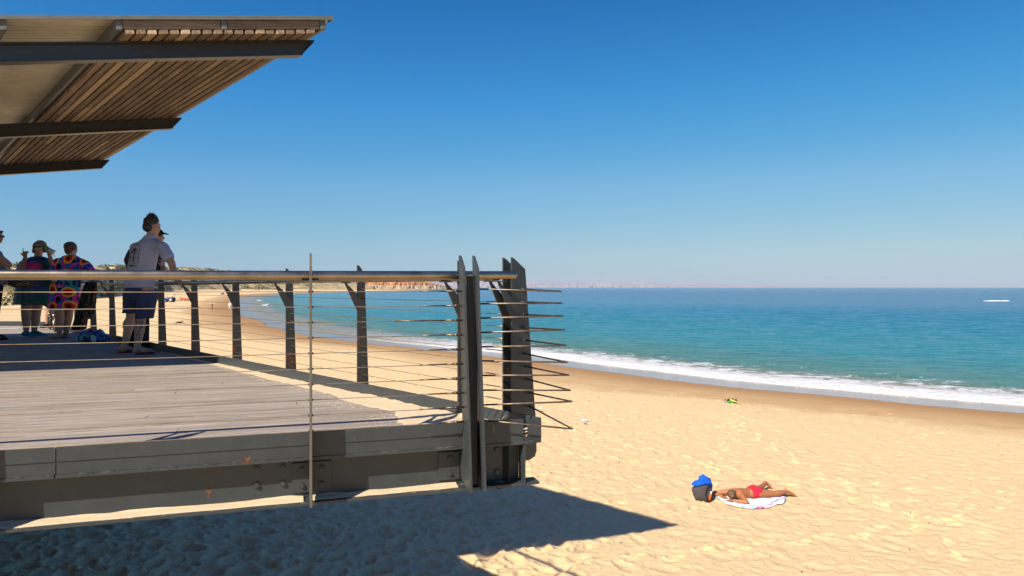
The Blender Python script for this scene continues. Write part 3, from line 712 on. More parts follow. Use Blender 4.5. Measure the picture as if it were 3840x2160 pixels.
# the slats: 18 across, in lengths butted over the beams
for i in range(18):
    x0=.140+i*.0906
    vv=[.0+rs.uniform(-.012,.012)]+sorted(rs.sample([1.6,2.3,3.1,4.0,4.9,5.6,6.4,7.1],2))+[VR-.03]
    for a,b in zip(vv[:-1],vv[1:]): m_.box(x0,x0+.065,a+.002,b-.002,.1135,.1495,TR,rnd=rs.random())
m_.build('slat_panel',M['slat'],roof,bevel=.0015)
for v in (.265,3.975,7.58):
    m_=MB()
    def bprof(a): return .118+.043*a
    m_.prism([TR(.06,v-.004,.165),TR(.176,v-.004,.160+bprof(.1)),TR(AR,v-.004,.160+bprof(4.)),TR(AR,v-.004,.165)],
             [TR(.06,v+.004,.165),TR(.176,v+.004,.160+bprof(.1)),TR(AR,v+.004,.160+bprof(4.)),TR(AR,v+.004,.165)])
    m_.prism([TR(.045,v-.055,.151),TR(.045,v+.055,.151),TR(AR,v+.055,.151),TR(AR,v-.055,.151)],[TR(.055,v-.055,.1645),TR(.055,v+.055,.1645),TR(AR,v+.055,.1645),TR(AR,v-.055,.1645)])
    m_.prism([TR(.045,v-.055,.1655),TR(.045,v+.055,.1655),TR(.17,v+.055,.16+bprof(.1)),TR(.17,v-.055,.16+bprof(.1))],[TR(.055,v-.055,.1655),TR(.055,v+.055,.1655),TR(.18,v+.055,.16+bprof(.1)),TR(.18,v-.055,.16+bprof(.1))])
    m_.prism([TR(.17,v-.055,.1615+bprof(.1)),TR(.17,v+.055,.1615+bprof(.1)),TR(AR,v+.055,.1615+bprof(4.)),TR(AR,v-.055,.1615+bprof(4.))],
             [TR(.17,v-.055,.173+bprof(.1)),TR(.17,v+.055,.173+bprof(.1)),TR(AR,v+.055,.173+bprof(4.)),TR(AR,v-.055,.173+bprof(4.))])
    m_.build('beam',M['beam'],roof)
# columns that carry the beams, out to the left of the picture
m_=MB()
for v in (.265,3.975,7.58):
    m_=MB(); p=TR(7.2,v,.3); m_.box(p.x-.08,p.x+.08,p.y-.08,p.y+.08,0.0,p.z); m_.build('column',M['beam'],roof)
# street lamp on the esplanade far behind
lp=thing('street_lamp','thin curved street lamp far behind the deck, seen between the women and the man','street lamp',(0,0,0))
D=150.; bx=(362-1920)/F*D; m_=MB(); hz_=EZ+(1077-1003)/F*D
m_.tube([V(bx,D,ZS+3),V(bx,D,hz_-1.2),V(bx+.25,D,hz_-.4),V(bx+.8,D,hz_-.05),V(bx+1.5,D,hz_)],[.09,.06,.05,.045,.04],8); m_.build('pole',M['purlin'],lp)
m_=MB(); m_.box(bx+1.4,bx+2.0,D-.12,D+.12,hz_-.05,hz_+.05); m_.build('lamp_head',M['purlin'],lp)
# ---------------------------------------------------------------- figures: overlapping tapered solids fused into one skin
def J(px,py,Y): return V((px-1920)/F*Y, Y, EZ+(1077-py)/F*Y)
def facing(az): a=math.radians(az); return V(math.sin(a),math.cos(a),0), V(math.cos(a),-math.sin(a),0)   # forward, right
class Blob:
    def __init__(s): s.v=[]; s.f=[]
    def _add(s,vs,fs): o=len(s.v); s.v+=[Vector(p) for p in vs]; s.f+=[[i+o for i in f] for f in fs]
    def ell(s,c,r,R=None,n=16,m=10):
        c=Vector(c); r=(r,r,r) if not hasattr(r,'__len__') else r; vs=[]
        R=R or Matrix.Identity(3)
        for i in range(1,m):
            ph=math.pi*i/m
            for j in range(n):
                t=2*math.pi*j/n; vs.append(c+R@V(r[0]*math.sin(ph)*math.cos(t),r[1]*math.sin(ph)*math.sin(t),r[2]*math.cos(ph)))
        vs+= [c+R@V(0,0,r[2]),c+R@V(0,0,-r[2])]; k=(m-1)*n
        fs=[(i*n+j,(i+1)*n+j,(i+1)*n+(j+1)%n,i*n+(j+1)%n) for i in range(m-2) for j in range(n)]
        fs+=[(k,j,(j+1)%n) for j in range(n)]+[(k+1,(m-2)*n+(j+1)%n,(m-2)*n+j) for j in range(n)]
        s._add(vs,fs)
    def cap(s,a,b,ra,rb,n=14):
        a=Vector(a); b=Vector(b); d=(b-a); L=d.length
        if L<1e-5: return s.ell(a,ra)
        d=d/L; x=d.orthogonal().normalized(); y=d.cross(x); rows=[]
        K=5
        for i in range(K+1):
            t=-math.pi/2+math.pi/2*i/K; rows.append((a+d*ra*math.sin(t),max(ra*math.cos(t),1e-4)))
        for i in range(K+1):
            t=math.pi/2*i/K; rows.append((b+d*rb*math.sin(t),max(rb*math.cos(t),1e-4)))
        vs=[p+r*(math.cos(2*math.pi*j/n)*x+math.sin(2*math.pi*j/n)*y) for p,r in rows for j in range(n)]
        fs=[(i*n+j,i*n+(j+1)%n,(i+1)*n+(j+1)%n,(i+1)*n+j) for i in range(len(rows)-1) for j in range(n)]
        fs+=[tuple(range(n))[::-1],tuple((len(rows)-1)*n+j for j in range(n))]
        s._add(vs,fs)
    def chain(s,pts,rs,n=14):
        for i in range(len(pts)-1): s.cap(pts[i],pts[i+1],rs[i],rs[i+1],n)
    def loft(s,rings,n=36,fold=None):
        # rings: (center, rx, ry, azimuth) ; x axis = right of azimuth
        vs=[]; m=len(rings)
        for i,(c,rx,ry,az) in enumerate(rings):
            f,r=facing(az); c=Vector(c)
            for j in range(n):
                t=2*math.pi*j/n; k=1.0+(fold(i/(m-1),t) if fold else 0)
                vs.append(c+r*rx*k*math.cos(t)+f*ry*k*math.sin(t))
        fs=[(i*n+j,i*n+(j+1)%n,(i+1)*n+(j+1)%n,(i+1)*n+j) for i in range(m-1) for j in range(n)]
        fs+=[tuple(range(n))[::-1],tuple((m-1)*n+j for j in range(n))]
        s._add(vs,fs)
    def done(s,name,mat,parent,voxel=.009,smooth=4,noise=0,nscale=.05,**props):
        org=parent_world(parent)
        me=bpy.data.meshes.new(name); me.from_pydata([v-org for v in s.v],[],s.f); me.update()
        bm=bmesh.new(); bm.from_mesh(me); bmesh.ops.recalc_face_normals(bm,faces=bm.faces); bm.to_mesh(me); bm.free()
        tmp=bpy.data.objects.new('tmp',me); C.objects.link(tmp)
        r=tmp.modifiers.new('r','REMESH'); r.mode='VOXEL'; r.voxel_size=voxel; r.use_smooth_shade=True
        if smooth: q=tmp.modifiers.new('s','SMOOTH'); q.iterations=smooth; q.factor=.5
        dg=bpy.context.evaluated_depsgraph_get(); m2=bpy.data.meshes.new_from_object(tmp.evaluated_get(dg)); m2.name=name
        bpy.data.objects.remove(tmp)
        if noise:
            n_=len(m2.vertices); c=np.empty(n_*3); m2.vertices.foreach_get('co',c); c=c.reshape(-1,3); nn=np.empty(n_*3); m2.vertex_normals.foreach_get('vector',nn); nn=nn.reshape(-1,3)
            k=fbm(c[:,0]/nscale+c[:,2]*3/nscale*.2,c[:,2]/nscale+c[:,1]/nscale,4,500)-.47
            c+=nn*(k*noise)[:,None]; m2.vertices.foreach_set('co',c.ravel()); m2.update()
        m2.polygons.foreach_set('use_smooth',[True]*len(m2.polygons))
        o=bpy.data.objects.new(name,m2); C.objects.link(o); o.parent=parent; m2.materials.clear(); m2.materials.append(mat)
        for k_,v_ in props.items(): o[k_]=v_
        return o
def hand(b,wr,d,back,side,curl=.5,sc=1.,curls=None,thumb=.5):
    """wr wrist, d direction of palm, back = direction out of the back of the hand, side +1 right hand / -1 left"""
    d=Vector(d).normalized(); back=(Vector(back)-d*Vector(back).dot(d)).normalized(); x=d.cross(back)*1.0   # across the knuckles, thumb side by sign
    x=x*(-side)
    pl=.088*sc; a=wr+d*.008
    for k in (-1,-.33,.33,1): b.cap(a+x*k*.018*sc,wr+d*pl+x*k*.030*sc,.015*sc,.0125*sc,10)
    L=(.064,.074,.068,.052)
    for i,k in enumerate((1,.33,-.33,-1)):
        cu=(curls[i] if curls else curl); p=wr+d*pl+x*k*.030*sc; ang=0; q=p; l=L[i]*sc; r=.0105*sc
        for seg,fr_ in enumerate((.46,.30,.26)):
            ang+=cu*(.9,1.15,.8)[seg]; dd=(d*math.cos(ang)-back*math.sin(ang)+x*k*.06).normalized(); q2=q+dd*l*1.15*fr_; b.cap(q,q2,r,r*.92,8); q=q2; r*=.92
    t0=wr+d*.028*sc+x*.026*sc; t1=t0+(d*.6+x*.8-back*.25*thumb).normalized()*.038*sc; t2=t1+(d*.85+x*.45-back*.6*thumb).normalized()*.032*sc
    b.chain([t0,t1,t2],[.015*sc,.0125*sc,.0105*sc],8)
def foot(b,heel,toe,sc=1.,z0=None):
    d=(toe-heel); d.z=0; L=d.length; d.normalize(); r=V(d.y,-d.x,0); zz=heel.z
    P=lambda f,s,z: heel+d*L*f+r*s*sc+V(0,0,z*sc)
    b.cap(P(.10,0,.035),P(.35,0,.045),.032*sc,.034*sc); b.cap(P(.35,0,.045),P(.72,.008,.026),.036*sc,.027*sc); b.cap(P(.35,.015,.03),P(.75,.025,.02),.026*sc,.020*sc); b.cap(P(.35,-.015,.03),P(.75,-.025,.02),.026*sc,.020*sc)
    for k in range(5): b.cap(P(.72,-.034+.017*k,.018),P(.97-.035*abs(k-1.2),-.038+.019*k,.012),.0125*sc,.010*sc,8)
def head(b,c,az,pitch=0,roll=0,sc=1.,fem=False):
    f,r=facing(az); R0=Matrix((r,f,V(0,0,1))).transposed()
    R=R0@Euler((math.radians(pitch),math.radians(roll),0)).to_matrix()
    P=lambda x,y,z: c+R@V(x*sc,y*sc,z*sc)
    b.ell(P(0,-.015,.025),(.074*sc,.093*sc,.088*sc),R); b.ell(P(0,.018,-.035),(.060*sc,.072*sc,.075*sc),R)
    b.ell(P(0,.055,-.083),(.030*sc,.026*sc,.024*sc),R); b.cap(P(0,.078,.012),P(0,.098,-.022),.010*sc,.013*sc,8); b.cap(P(-.012,.086,-.026),P(.012,.086,-.026),.009*sc,.009*sc,8)
    b.cap(P(-.035,.072,.024),P(.035,.072,.024),.013*sc,.013*sc,8)
    for s in (-1,1):
        b.ell(P(s*.040,.055,-.022),(.024*sc,.022*sc,.022*sc),R); b.ell(P(s*.078,-.008,-.008),(.009*sc,.018*sc,.030*sc),R@Euler((0,0,math.radians(-s*20))).to_matrix())
    b.cap(P(-.016,.076,-.052),P(.016,.076,-.052),.009*sc,.009*sc,8)
    return P,R
def features(root,P,R,sc=1.,glasses=False,smile=False):
    if glasses:
        m_=Blob()
        for s in (-1,1): m_.ell(P(s*.034,.088,.006),(.027*sc,.008*sc,.020*sc),R)
        m_.cap(P(-.012,.092,.012),P(.012,.092,.012),.004,.004,6)
        for s in (-1,1): m_.cap(P(s*.060,.078,.012),P(s*.082,-.005,.010),.003,.003,6)
        m_.done('sunglasses',M['black_gloss'],root,.0035,1)
    else:
        for s in (-1,1):
            m_=MB(); 
            bb=Blob(); bb.ell(P(s*.031,.074,.003),(.013*sc,.008*sc,.008*sc),R); bb.done('eye',M['eye'],root,.003,0)
    m_=Blob(); m_.ell(P(0,.084,-.054 if not smile else -.052),((.022 if not smile else .027)*sc,.007*sc,(.006 if not smile else .012)*sc),R); mo=m_.done('mouth',M['lips'],root,.003,0)
    if smile:
        m_=Blob(); m_.ell(P(0,.0885,-.048),(.020*sc,.004*sc,.0045*sc),R); m_.done('teeth',M['white'],mo,.002,0)
M['black_gloss']=plain('dark_lens',(.012,.012,.014),.12,.1,30,0); M['eye']=plain('eye_white',(.5,.5,.48),.3,.1); M['lips']=plain('lips',(.32,.09,.08),.5,.1); M['white']=plain('white_cloth',(.78,.77,.75),.8,.06,20,.4)
def skin(name,c,extra=None):
    t=NT(name); o=t.coord(); g=t.noise(o,14,4,.6); col=t.mix(t.mr(g,.3,.7),[x*.88 for x in c],[min(1,x*1.1) for x in c]); col=t.mix(t.ramp(t.noise(o,5,3),[(.55,0),(.75,.35)]),col,(c[0]*1.05,c[1]*.75,c[2]*.7))
    if extra: col=extra(t,o,col)
    return t.bsdf(col,.52,0,t.bump(t.noise(o,90,3),.1,.002),.4,Subsurface__Weight=.0)
M['skin']=skin('fair_skin',(.42,.23,.16)); M['skin_tan']=skin('tanned_skin',(.38,.14,.05))
def hairmat(name,c):
    t=NT(name); o=t.coord(); g=t.noise(t.map(o,(60,60,9)),2.2,5,.7); return t.bsdf(t.mix(t.mr(g,.3,.7),[x*.5 for x in c],[x*1.5 for x in c]),.5,0,t.bump(g,.6,.004),.4)
M['hair_dark']=hairmat('greying_dark_hair',(.022,.018,.016)); M['hair_blonde']=hairmat('sandy_blonde_hair',(.20,.115,.05)); M['hair_brown']=hairmat('auburn_brown_hair',(.075,.036,.020))
def cloth(name,c,var=.15): return plain(name,c,.88,var,22,.35,0,.2)
# ---- the man leaning on the far rail
pr=thing('person','man in a pale mauve T shirt, navy shorts and red slides, leaning on the rail','person',J(520,1331,9.07)*1.0); pr.location.z=0
def tattoo(t,o,col):
    x=t.xyz(o); w=t.n('ShaderNodeTexWave',_wave_type='BANDS',Vector=t.map(o,(1,1,.8)),Scale=9.,Distortion=14.,Detail=2.,Detail__Scale=1.6).outputs['Fac']
    m=t.ramp(w,[(.62,0),(.70,1)]); z=x[2]; box=t.math('MULTIPLY',t.mr(z,.16,.19),t.mr(z,.47,.44)); box=t.math('MULTIPLY',box,t.mr(x[0],-.125,-.10)); 
    return t.mix(t.math('MULTIPLY',t.math('MULTIPLY',m,box),.85),col,(.035,.04,.045))
M['skin_tattoo']=skin('fair_skin_with_tattoo',(.41,.225,.155),tattoo)
b=Blob()
la=J(466,1300,9.30); lk=J(490,1190,9.34); lh=J(500,1092,9.30); ra=J(513,1312,9.07); rk=J(530,1196,9.14); rh=J(552,1092,9.12)
for hp,kn,an in ((lh,lk,la),(rh,rk,ra)):
    b.cap(hp,kn,.088,.060); cm_=kn.lerp(an,.30); b.cap(kn,cm_,.058,.062); b.cap(cm_,an,.062,.040)
    # calf bulge
    b.ell(kn.lerp(an,.28)+V(-.018,-.012,0),(.056,.056,.10))
foot(b,V(*J(500,1331,9.07).xy,.022),V(*J(588,1331,9.19).xy,.022),1.03); foot(b,V(*J(447,1318,9.30).xy,.03),V(*J(506,1322,9.42).xy,.022),1.03); b.cap(la,V(la.x,la.y,.06),.042,.036); b.cap(ra,V(ra.x-.01,ra.y,.06),.043,.038)
pel=J(525,1078,9.2); ch=J(540,960,9.2); nk=J(566,893,9.22); hd=J(572,848,9.25)
b.cap(pel,ch,.13,.13); b.cap(ch,nk-V(0,0,.16),.13,.10); b.cap(nk-V(0,0,.06),hd-V(0,0,.03),.068,.064)
Rs=J(607,925,9.06); Ls=J(508,928,9.38); b.cap(Ls,nk-V(0,0,.03),.050,.05); b.cap(nk-V(0,0,.03),Rs,.05,.052); Re=J(643,985,8.97); Rw=J(661,1047,8.87); b.chain([Rs,Re,Rw],[.062,.048,.031]); b.ell(Re.lerp(Rw,.25),(.045,.045,.05))
Le=J(520,985,9.62); Lw=J(546,1046,9.80); b.chain([Ls,Le,Lw],[.060,.046,.030])
hand(b,Rw,V(.55,.15,-.35),V(.25,-.2,1),1,.75,1.0); hand(b,Lw,V(.6,.4,-.3),V(0,-.1,1),-1,.7,1.)
P_,R_=head(b,hd,32,-4,0,1.09); b.done('body',M['skin_tattoo'],pr,.0085,3)
features(pr,P_,R_,1.09)
h=Blob(); h.ell(P_(0,-.022,.036),(.084,.100,.088),R_); h.ell(P_(0,-.062,-.015),(.074,.062,.074),R_)
rs=random.Random(2)
for _ in range(150):
    a=rs.uniform(0,6.28); q=rs.random()**.5; p=P_(.070*q*math.cos(a),-.02+.085*q*math.sin(a),.040+.078*math.sqrt(max(0,1-q*q))); d=R_@V(rs.gauss(0,.5)+.3*q*math.cos(a),rs.gauss(.1,.5)+.2,1.3).normalized(); h.cap(p,p+d*rs.uniform(.035,.075)*(1.2-q*.8),.011,.003,6)
h.done('hair',M['hair_dark'],pr,.005,1)
# shirt
def ring(px,py,Y,rx,ry,az): return (J(px,py,Y),rx,ry,az)
sb=Blob(); fo=lambda u,t: (.035*math.sin(5*t+6*u)+.02*math.sin(11*t+3))*max(0,(1-u)-.25)
sb.loft([ring(523,1079,9.2,.235,.165,32),ring(525,1055,9.2,.222,.158,32),ring(530,1010,9.2,.212,.152,32),ring(538,965,9.2,.212,.155,32),ring(546,930,9.2,.205,.145,31),ring(553,912,9.2,.165,.115,31),ring(560,896,9.22,.105,.085,31),ring(564,882,9.22,.072,.072,31)],48,fo)
for sh_,el,k in ((Rs,Re,1),(Ls,Le,1)):
    q=sh_.lerp(el,.62); sb.cap(Vector(nk)-V(0,0,.055),sh_,.058,.066); sb.cap(sh_,sh_.lerp(el,.12),.068,.078); sb.cap(sh_.lerp(el,.1),q,.082,.079)
shirt=sb.done('shirt',cloth('mauve_grey_cotton',(.34,.345,.44),.08),pr,.009,4,.012,.07)
# shorts
s2=Blob(); fo2=lambda u,t:.03*math.sin(4*t+2*u)
s2.loft([ring(523,1066,9.2,.195,.150,32),ring(523,1100,9.2,.205,.158,32),ring(523,1125,9.2,.200,.150,32)],40)
for hp,kn,px,py,Y,px2 in ((rh,rk,551,1120,9.11,541),(lh,lk,498,1118,9.31,493)):
    s2.loft([ring(px,1090,Y,.125,.125,32),ring(px,1130,Y,.122,.125,32),ring((px+px2)/2,1160,Y,.112,.118,32),ring(px2,1194 if px>520 else 1174,Y+.02,.110,.114,32)],30,fo2)
s2.done('shorts',cloth('navy_cotton',(.035,.048,.105),.2),pr,.009,3,.010,.06)
for heel,toe in ((V(*J(495,1331,9.05).xy,.0),V(*J(592,1331,9.20).xy,.0)),(V(*J(429,1320,9.27).xy,.0),V(*J(506,1322,9.42).xy,.0))):
    s_=Blob(); d=(toe-heel); L=d.length; d.normalize(); r=V(d.y,-d.x,0)
    for k in (-1,0,1): s_.cap(heel+d*.05+r*.022*k+V(0,0,.013),heel+d*(L-.05)+r*.030*k+V(0,0,.013),.013,.013,10)
    for q in range(9):
        a=math.pi*q/8; s_.cap(heel+d*(L*.60)+r*.056*math.cos(a)+V(0,0,.012+.062*math.sin(a)),heel+d*(L*.82)+r*.052*math.cos(a)+V(0,0,.012+.040*math.sin(a)),.007,.006,8)
    s_.done('slide_sandal',cloth('red_rubber',(.24,.018,.035)),pr,.005,1)
# line drawing on the back of the shirt: palm in an arch, waves, lettering
def onto(objs,pts,dirv,off=.0025):
    dg=bpy.context.evaluated_depsgraph_get(); out=[]
    me=objs.data; tree=BVHTree.FromPolygons([v.co for v in me.vertices],[p.vertices[:] for p in me.polygons]); org=parent_world(objs)
    for p in pts:
        hit=tree.ray_cast(p-org-dirv*1.0,dirv)
        if hit[0] is not None: out.append(hit[0]+org+hit[1]*off)
    return out
fB,rB=facing(30); pc=J(517,955,9.1)
def shirtline(uv,r=.0024):
    pts=[]
    for (a,b_) in zip(uv[:-1],uv[1:]):
        for k in range(6): u=a[0]+(b_[0]-a[0])*k/6; v=a[1]+(b_[1]-a[1])*k/6; pts.append(pc+rB*u+V(0,0,v)-fB*.0)
    pts.append(pc+rB*uv[-1][0]+V(0,0,uv[-1][1])); q=onto(shirt,pts,fB)
    if len(q)>1: PR.tube(q,r,6)
PR=MB()
arch=[(-.075,-.115),(-.078,.06)]+[(-.078*math.cos(t),.06+.075*math.sin(t)) for t in np.linspace(0,math.pi,12)][1:]+[(.078,-.115),(-.075,-.115)]
shirtline(arch,.003)
for s in (-.006,.006): shirtline([(s,-.105),(s*.8+.004,-.03),(s*.6,.05)],.0022)
for k in range(8): shirtline([(-.008,-.10+.018*k),(.010,-.095+.018*k)],.0016)
for a,l in ((150,.062),(125,.058),(95,.05),(60,.058),(30,.064),(178,.058),(2,.058),(200,.04),(340,.04)):
    x=math.cos(math.radians(a))*l; y=math.sin(math.radians(a))*l*.9; shirtline([(0,.05),(x*.5,.05+y*.55+.006),(x,.05+y-.012)],.0034)
shirtline([(-.075,.015),(-.05,.035),(-.03,.012),(-.012,.03)]); shirtline([(.012,.0),(.03,.03),(.05,.005),(.075,.03)]); shirtline([(-.075,-.05),(-.055,-.02),(-.035,-.055),(-.012,-.03)]); shirtline([(.012,-.06),(.035,-.025),(.05,-.06),(.076,-.035)]); shirtline([(-.06,-.09),(-.03,-.075),(0,-.095),(.03,-.078),(.06,-.092)])
GL={'O':[[(0,0),(0,1),(1,1),(1,0),(0,0)]],"'":[[(.5,1.1),(.5,.75)]],'N':[[(0,0),(0,1),(1,0),(1,1)]],'E':[[(1,0),(0,0),(0,1),(1,1)],[(0,.5),(.8,.5)]],'I':[[(.5,0),(.5,1)]],'L':[[(0,1),(0,0),(1,0)]]}
x=-.088
for chh in "O'NEILL":
    w_=.010 if chh in "'I" else .0185
    for st in GL[chh]: shirtline([(x+a*w_,-.165+b_*.030) for a,b_ in st],.0028)
    x+=w_+.0085
pt=PR.build('back_print',cloth('dark_ink',(.045,.045,.06)),shirt)
# ---- the person in the cap beyond him
pc2=thing('person','person in a dark cap and black trousers, half hidden behind the man in shorts','person',V(*J(545,1306,10.0).xy,0))
b=Blob(); az=40; f,r=facing(az); c0=J(541,1080,9.95); hd=J(588,886,9.86)
nk=J(583,925,9.88); Rs=J(600,948,9.74); Ls=J(497,948,10.05)
# torso leans to the rail on crossed arms
b.cap(J(520,1095,10.0),J(540,990,9.95),.12,.13); b.cap(J(540,990,9.95),nk-V(0,0,.10),.13,.10); b.cap(nk-V(0,0,.07),hd-V(0,0,.04),.052,.05)
b.chain([Rs,J(597,1010,9.7),J(617,1006,9.62)],[.055,.045,.033]); hand(b,J(612,1004,9.64),V(-.2,.2,.9),V(1,-.4,0),1,.7)
b.chain([Ls,J(482,975,10.05),J(500,1035,10.05)],[.055,.045,.035]); hand(b,J(505,1045,10.05),V(.5,.3,-.3),V(0,0,1),-1,.6)
for hx,kx,ax in ((505,498,496),(535,537,540)):
    b.chain([J(hx,1100,10.),J(kx,1200,10.),J(ax,1296,9.97)],[.08,.055,.04]); foot(b,V(*J(ax-5,1305,9.95).xy,.02),V(*J(ax+26,1305,10.1).xy,.02),1.)
P_,R_=head(b,hd,62,-3,0,1.); b.done('body',M['skin'],pc2,.010,3); features(pc2,P_,R_,1.)
s_=Blob(); s_.ell(P_(0,-.012,.045),(.085,.103,.072),R_); s_.cap(P_(-.045,.075,.050),P_(0,.125,.042),.010,.009); s_.cap(P_(.045,.075,.050),P_(0,.125,.042),.010,.009); s_.cap(P_(0,.08,.052),P_(0,.145,.040),.014,.010); s_.cap(P_(0.03,.10,.05),P_(0.03,.13,.042),.012,.009); s_.cap(P_(-.03,.10,.05),P_(-.03,.13,.042),.012,.009); s_.done('cap',cloth('black_cap',(.012,.012,.014)),pc2,.006,2)
s_=Blob(); s_.loft([ring(519,1075,10.,.19,.14,az),ring(527,1020,9.98,.19,.14,az),ring(541,965,9.93,.20,.14,az),ring(560,940,9.9,.17,.11,az),ring(578,926,9.88,.08,.08,az)],36)
s_.chain([Ls,J(482,975,10.05),J(497,1030,10.05)],[.07,.062,.052]); s_.chain([Rs,J(597,1005,9.7),J(606,1006,9.66)],[.068,.058,.048])
t=NT('patterned_dark_knit'); o=t.coord(); w_=t.n('ShaderNodeTexWave',Vector=t.map(o,(1,1,3),(.3,.4,0)),Scale=9.,Distortion=5.,Detail=3.).outputs['Fac']
mm=t.bsdf(t.ramp(w_,[(.3,(.02,.02,.025)),(.55,(.05,.045,.05)),(.62,(.17,.13,.13)),(.8,(.03,.03,.04))]),.85)
s_.done('sweater',mm,pc2,.010,3,.01,.05)
s_=Blob()
for hx,kx,ax in ((505,498,496),(535,537,540)): s_.chain([J(hx,1095,10.),J(kx,1200,10.),J(ax,1290,9.97)],[.11,.082,.070])
s_.ell(J(520,1088,10.),(.18,.13,.12)); s_.done('trousers',cloth('black_cloth',(.014,.014,.018)),pc2,.010,2,.01,.05)
for ax in (496,540):
    s_=Blob(); foot(s_,V(*J(ax-6,1305,9.95).xy,.022),V(*J(ax+27,1305,10.1).xy,.022),1.18); s_.done('shoe',cloth('black_leather',(.012,.012,.014)),pc2,.008,2)
# ---- woman in the loud print, back to us
wp=thing('person','woman seen from behind in a loud orange, pink and blue ring print kaftan','person',V(*J(215,1269,12.0).xy,0))
Yw=12.0; b=Blob(); az=12
for hx,kx,ax,Y,tx in ((225,224,223,11.95,196),(262,258,247,12.1,236)):
    hp=J(hx,1090,Y); kn=J(kx,1172,Y); an=J(ax,1250,Y); b.chain([hp,kn,kn.lerp(an,.3),an],[.098,.072,.073,.043]); foot(b,V(*J(ax+8,1268,Y-.0).xy,.022),V(*J(tx-4,1270,Y+.10).xy,.022),.95)
b.cap(J(242,1070,Yw),J(252,1008,Yw),.15,.125); b.cap(J(255,1000,Yw),J(263,975,Yw),.10,.055); hd=J(269,933,Yw+.05); b.cap(J(264,962,Yw),hd,.058,.056)
Rs=J(312,985,11.98); Ls=J(208,985,12.05); b.cap(Ls,Rs,.06,.06)
Re=J(338,1022,11.75); Rw=J(364,1052,11.62); b.chain([Rs,Re,Rw],[.058,.046,.030]); hand(b,Rw,V(.8,-.1,-.3),V(.1,-.2,1),1,.65,.95)
Le=J(196,1035,12.2); Lw=J(215,1065,12.4); b.chain([Ls,Le,Lw],[.058,.046,.03]); hand(b,Lw,V(.4,.6,0),V(0,0,1),-1,.5,.95)
P_,R_=head(b,hd,25,2,0,.98); b.done('body',M['skin'],wp,.010,3); features(wp,P_,R_,.98)
h=Blob(); h.ell(P_(0,-.022,.035),(.090,.108,.094),R_); h.ell(P_(0,-.060,-.035),(.076,.058,.070),R_)
rs=random.Random(5)
for _ in range(120):
    a=rs.uniform(0,6.28); e=rs.uniform(-.9,1.4); p=P_(.083*math.cos(a)*math.cos(e*.9),-.02+.098*math.sin(a)*math.cos(e*.9)*(1 if math.sin(a)<.2 else .6),.03+.088*math.sin(e)); 
    d=R_@V(math.cos(a),math.sin(a)-.4,rs.uniform(-.8,.4)).normalized(); h.cap(p,p+d*rs.uniform(.008,.020),.015,.008,6)
h.done('hair',M['hair_brown'],wp,.006,1)
def mk_print():
    t=NT('bold_ring_print'); o=t.coord(); x=t.xyz(o)
    def lay(scale,loc,rings,base):
        v=t.n('ShaderNodeCombineXYZ',X=t.math('ADD',x[0],loc[0]),Y=t.math('ADD',x[2],loc[2]),Z=0.).outputs[0]; vv=t.n('ShaderNodeTexVoronoi',_voronoi_dimensions='2D',Vector=v,Scale=scale,Randomness=.22); d=vv.outputs['Distance']; return d,vv
    n=t.noise(o,9,3,.6); wob=t.math('MULTIPLY',t.math('SUBTRACT',n,.5),.14)
    base=t.ramp(t.noise(o,11,2,.5,.8),[(.36,(.008,.008,.012)),(.46,(.012,.012,.02)),(.48,(.03,.16,.70)),(.56,(.04,.25,.85)),(.58,(.01,.01,.015)),(.68,(.0,.20,.16))],'CONSTANT')
    d2,_=lay(3.7,(.135,.1,.135),None,None); d2=t.math('ADD',d2,wob)
    c=t.mix(t.ramp(d2,[(0,0),(.26,1),(.38,0)],'CONSTANT'),base,t.ramp(t.noise(o,2.4,1),[(.46,(.80,.02,.30)),(.54,(.0,.36,.26))],'CONSTANT'))
    d1,_=lay(3.7,(0,0,0),None,None); d1=t.math('ADD',d1,wob)
    r1=t.ramp(d1,[(0,(.01,.006,.008)),(.11,(.62,.02,.02)),(.22,(.95,.36,.03)),(.34,(0,0,0))],'CONSTANT')
    c=t.mix(t.ramp(d1,[(0,1),(.34,0)],'CONSTANT'),c,r1)
    return t.bsdf(c,.8,0,None,.2)
s_=Blob(); fo=lambda u,t_: (.05*math.sin(6*t_+3*u)+.03*math.sin(13*t_))*max(0,.8-u)
s_.loft([ring(236,1157,Yw,.275,.19,az),ring(240,1120,Yw,.270,.20,az),ring(246,1070,Yw,.265,.195,az),ring(252,1030,Yw,.265,.185,az),ring(258,995,Yw,.275,.17,az),ring(262,973,Yw,.235,.13,az),ring(265,958,Yw,.10,.09,az)],48,fo)
s_.cap(Rs-V(.05,0,0),Rs.lerp(Re,.35),.085,.095); s_.cap(Rs.lerp(Re,.3),Rs.lerp(Re,.95),.095,.10); s_.cap(J(300,1015,11.95),J(330,1038,11.8),.11,.07); s_.cap(Ls+V(.05,0,0),Ls.lerp(Le,.8),.085,.095); s_.cap(J(222,1015,12.05),J(205,1040,12.15),.10,.08)
s_.done('kaftan',mk_print(),wp,.010,3,.012,.07)
for ax,tx,Y in ((223,192,11.95),(247,234,12.1)):
    s_=Blob(); a_=V(*J(ax+6,1268,Y).xy,.008); e_=V(*J(tx-2,1270,Y+.1).xy,.008)
    for k in (-1,0,1):
        d=(e_-a_).normalized(); r=V(d.y,-d.x,0); s_.cap(a_+r*.018*k,e_+r*.024*k,.009,.009,8)
    s_.done('thong',cloth('pink_red_rubber',(.33,.05,.06)),wp,.005,1)
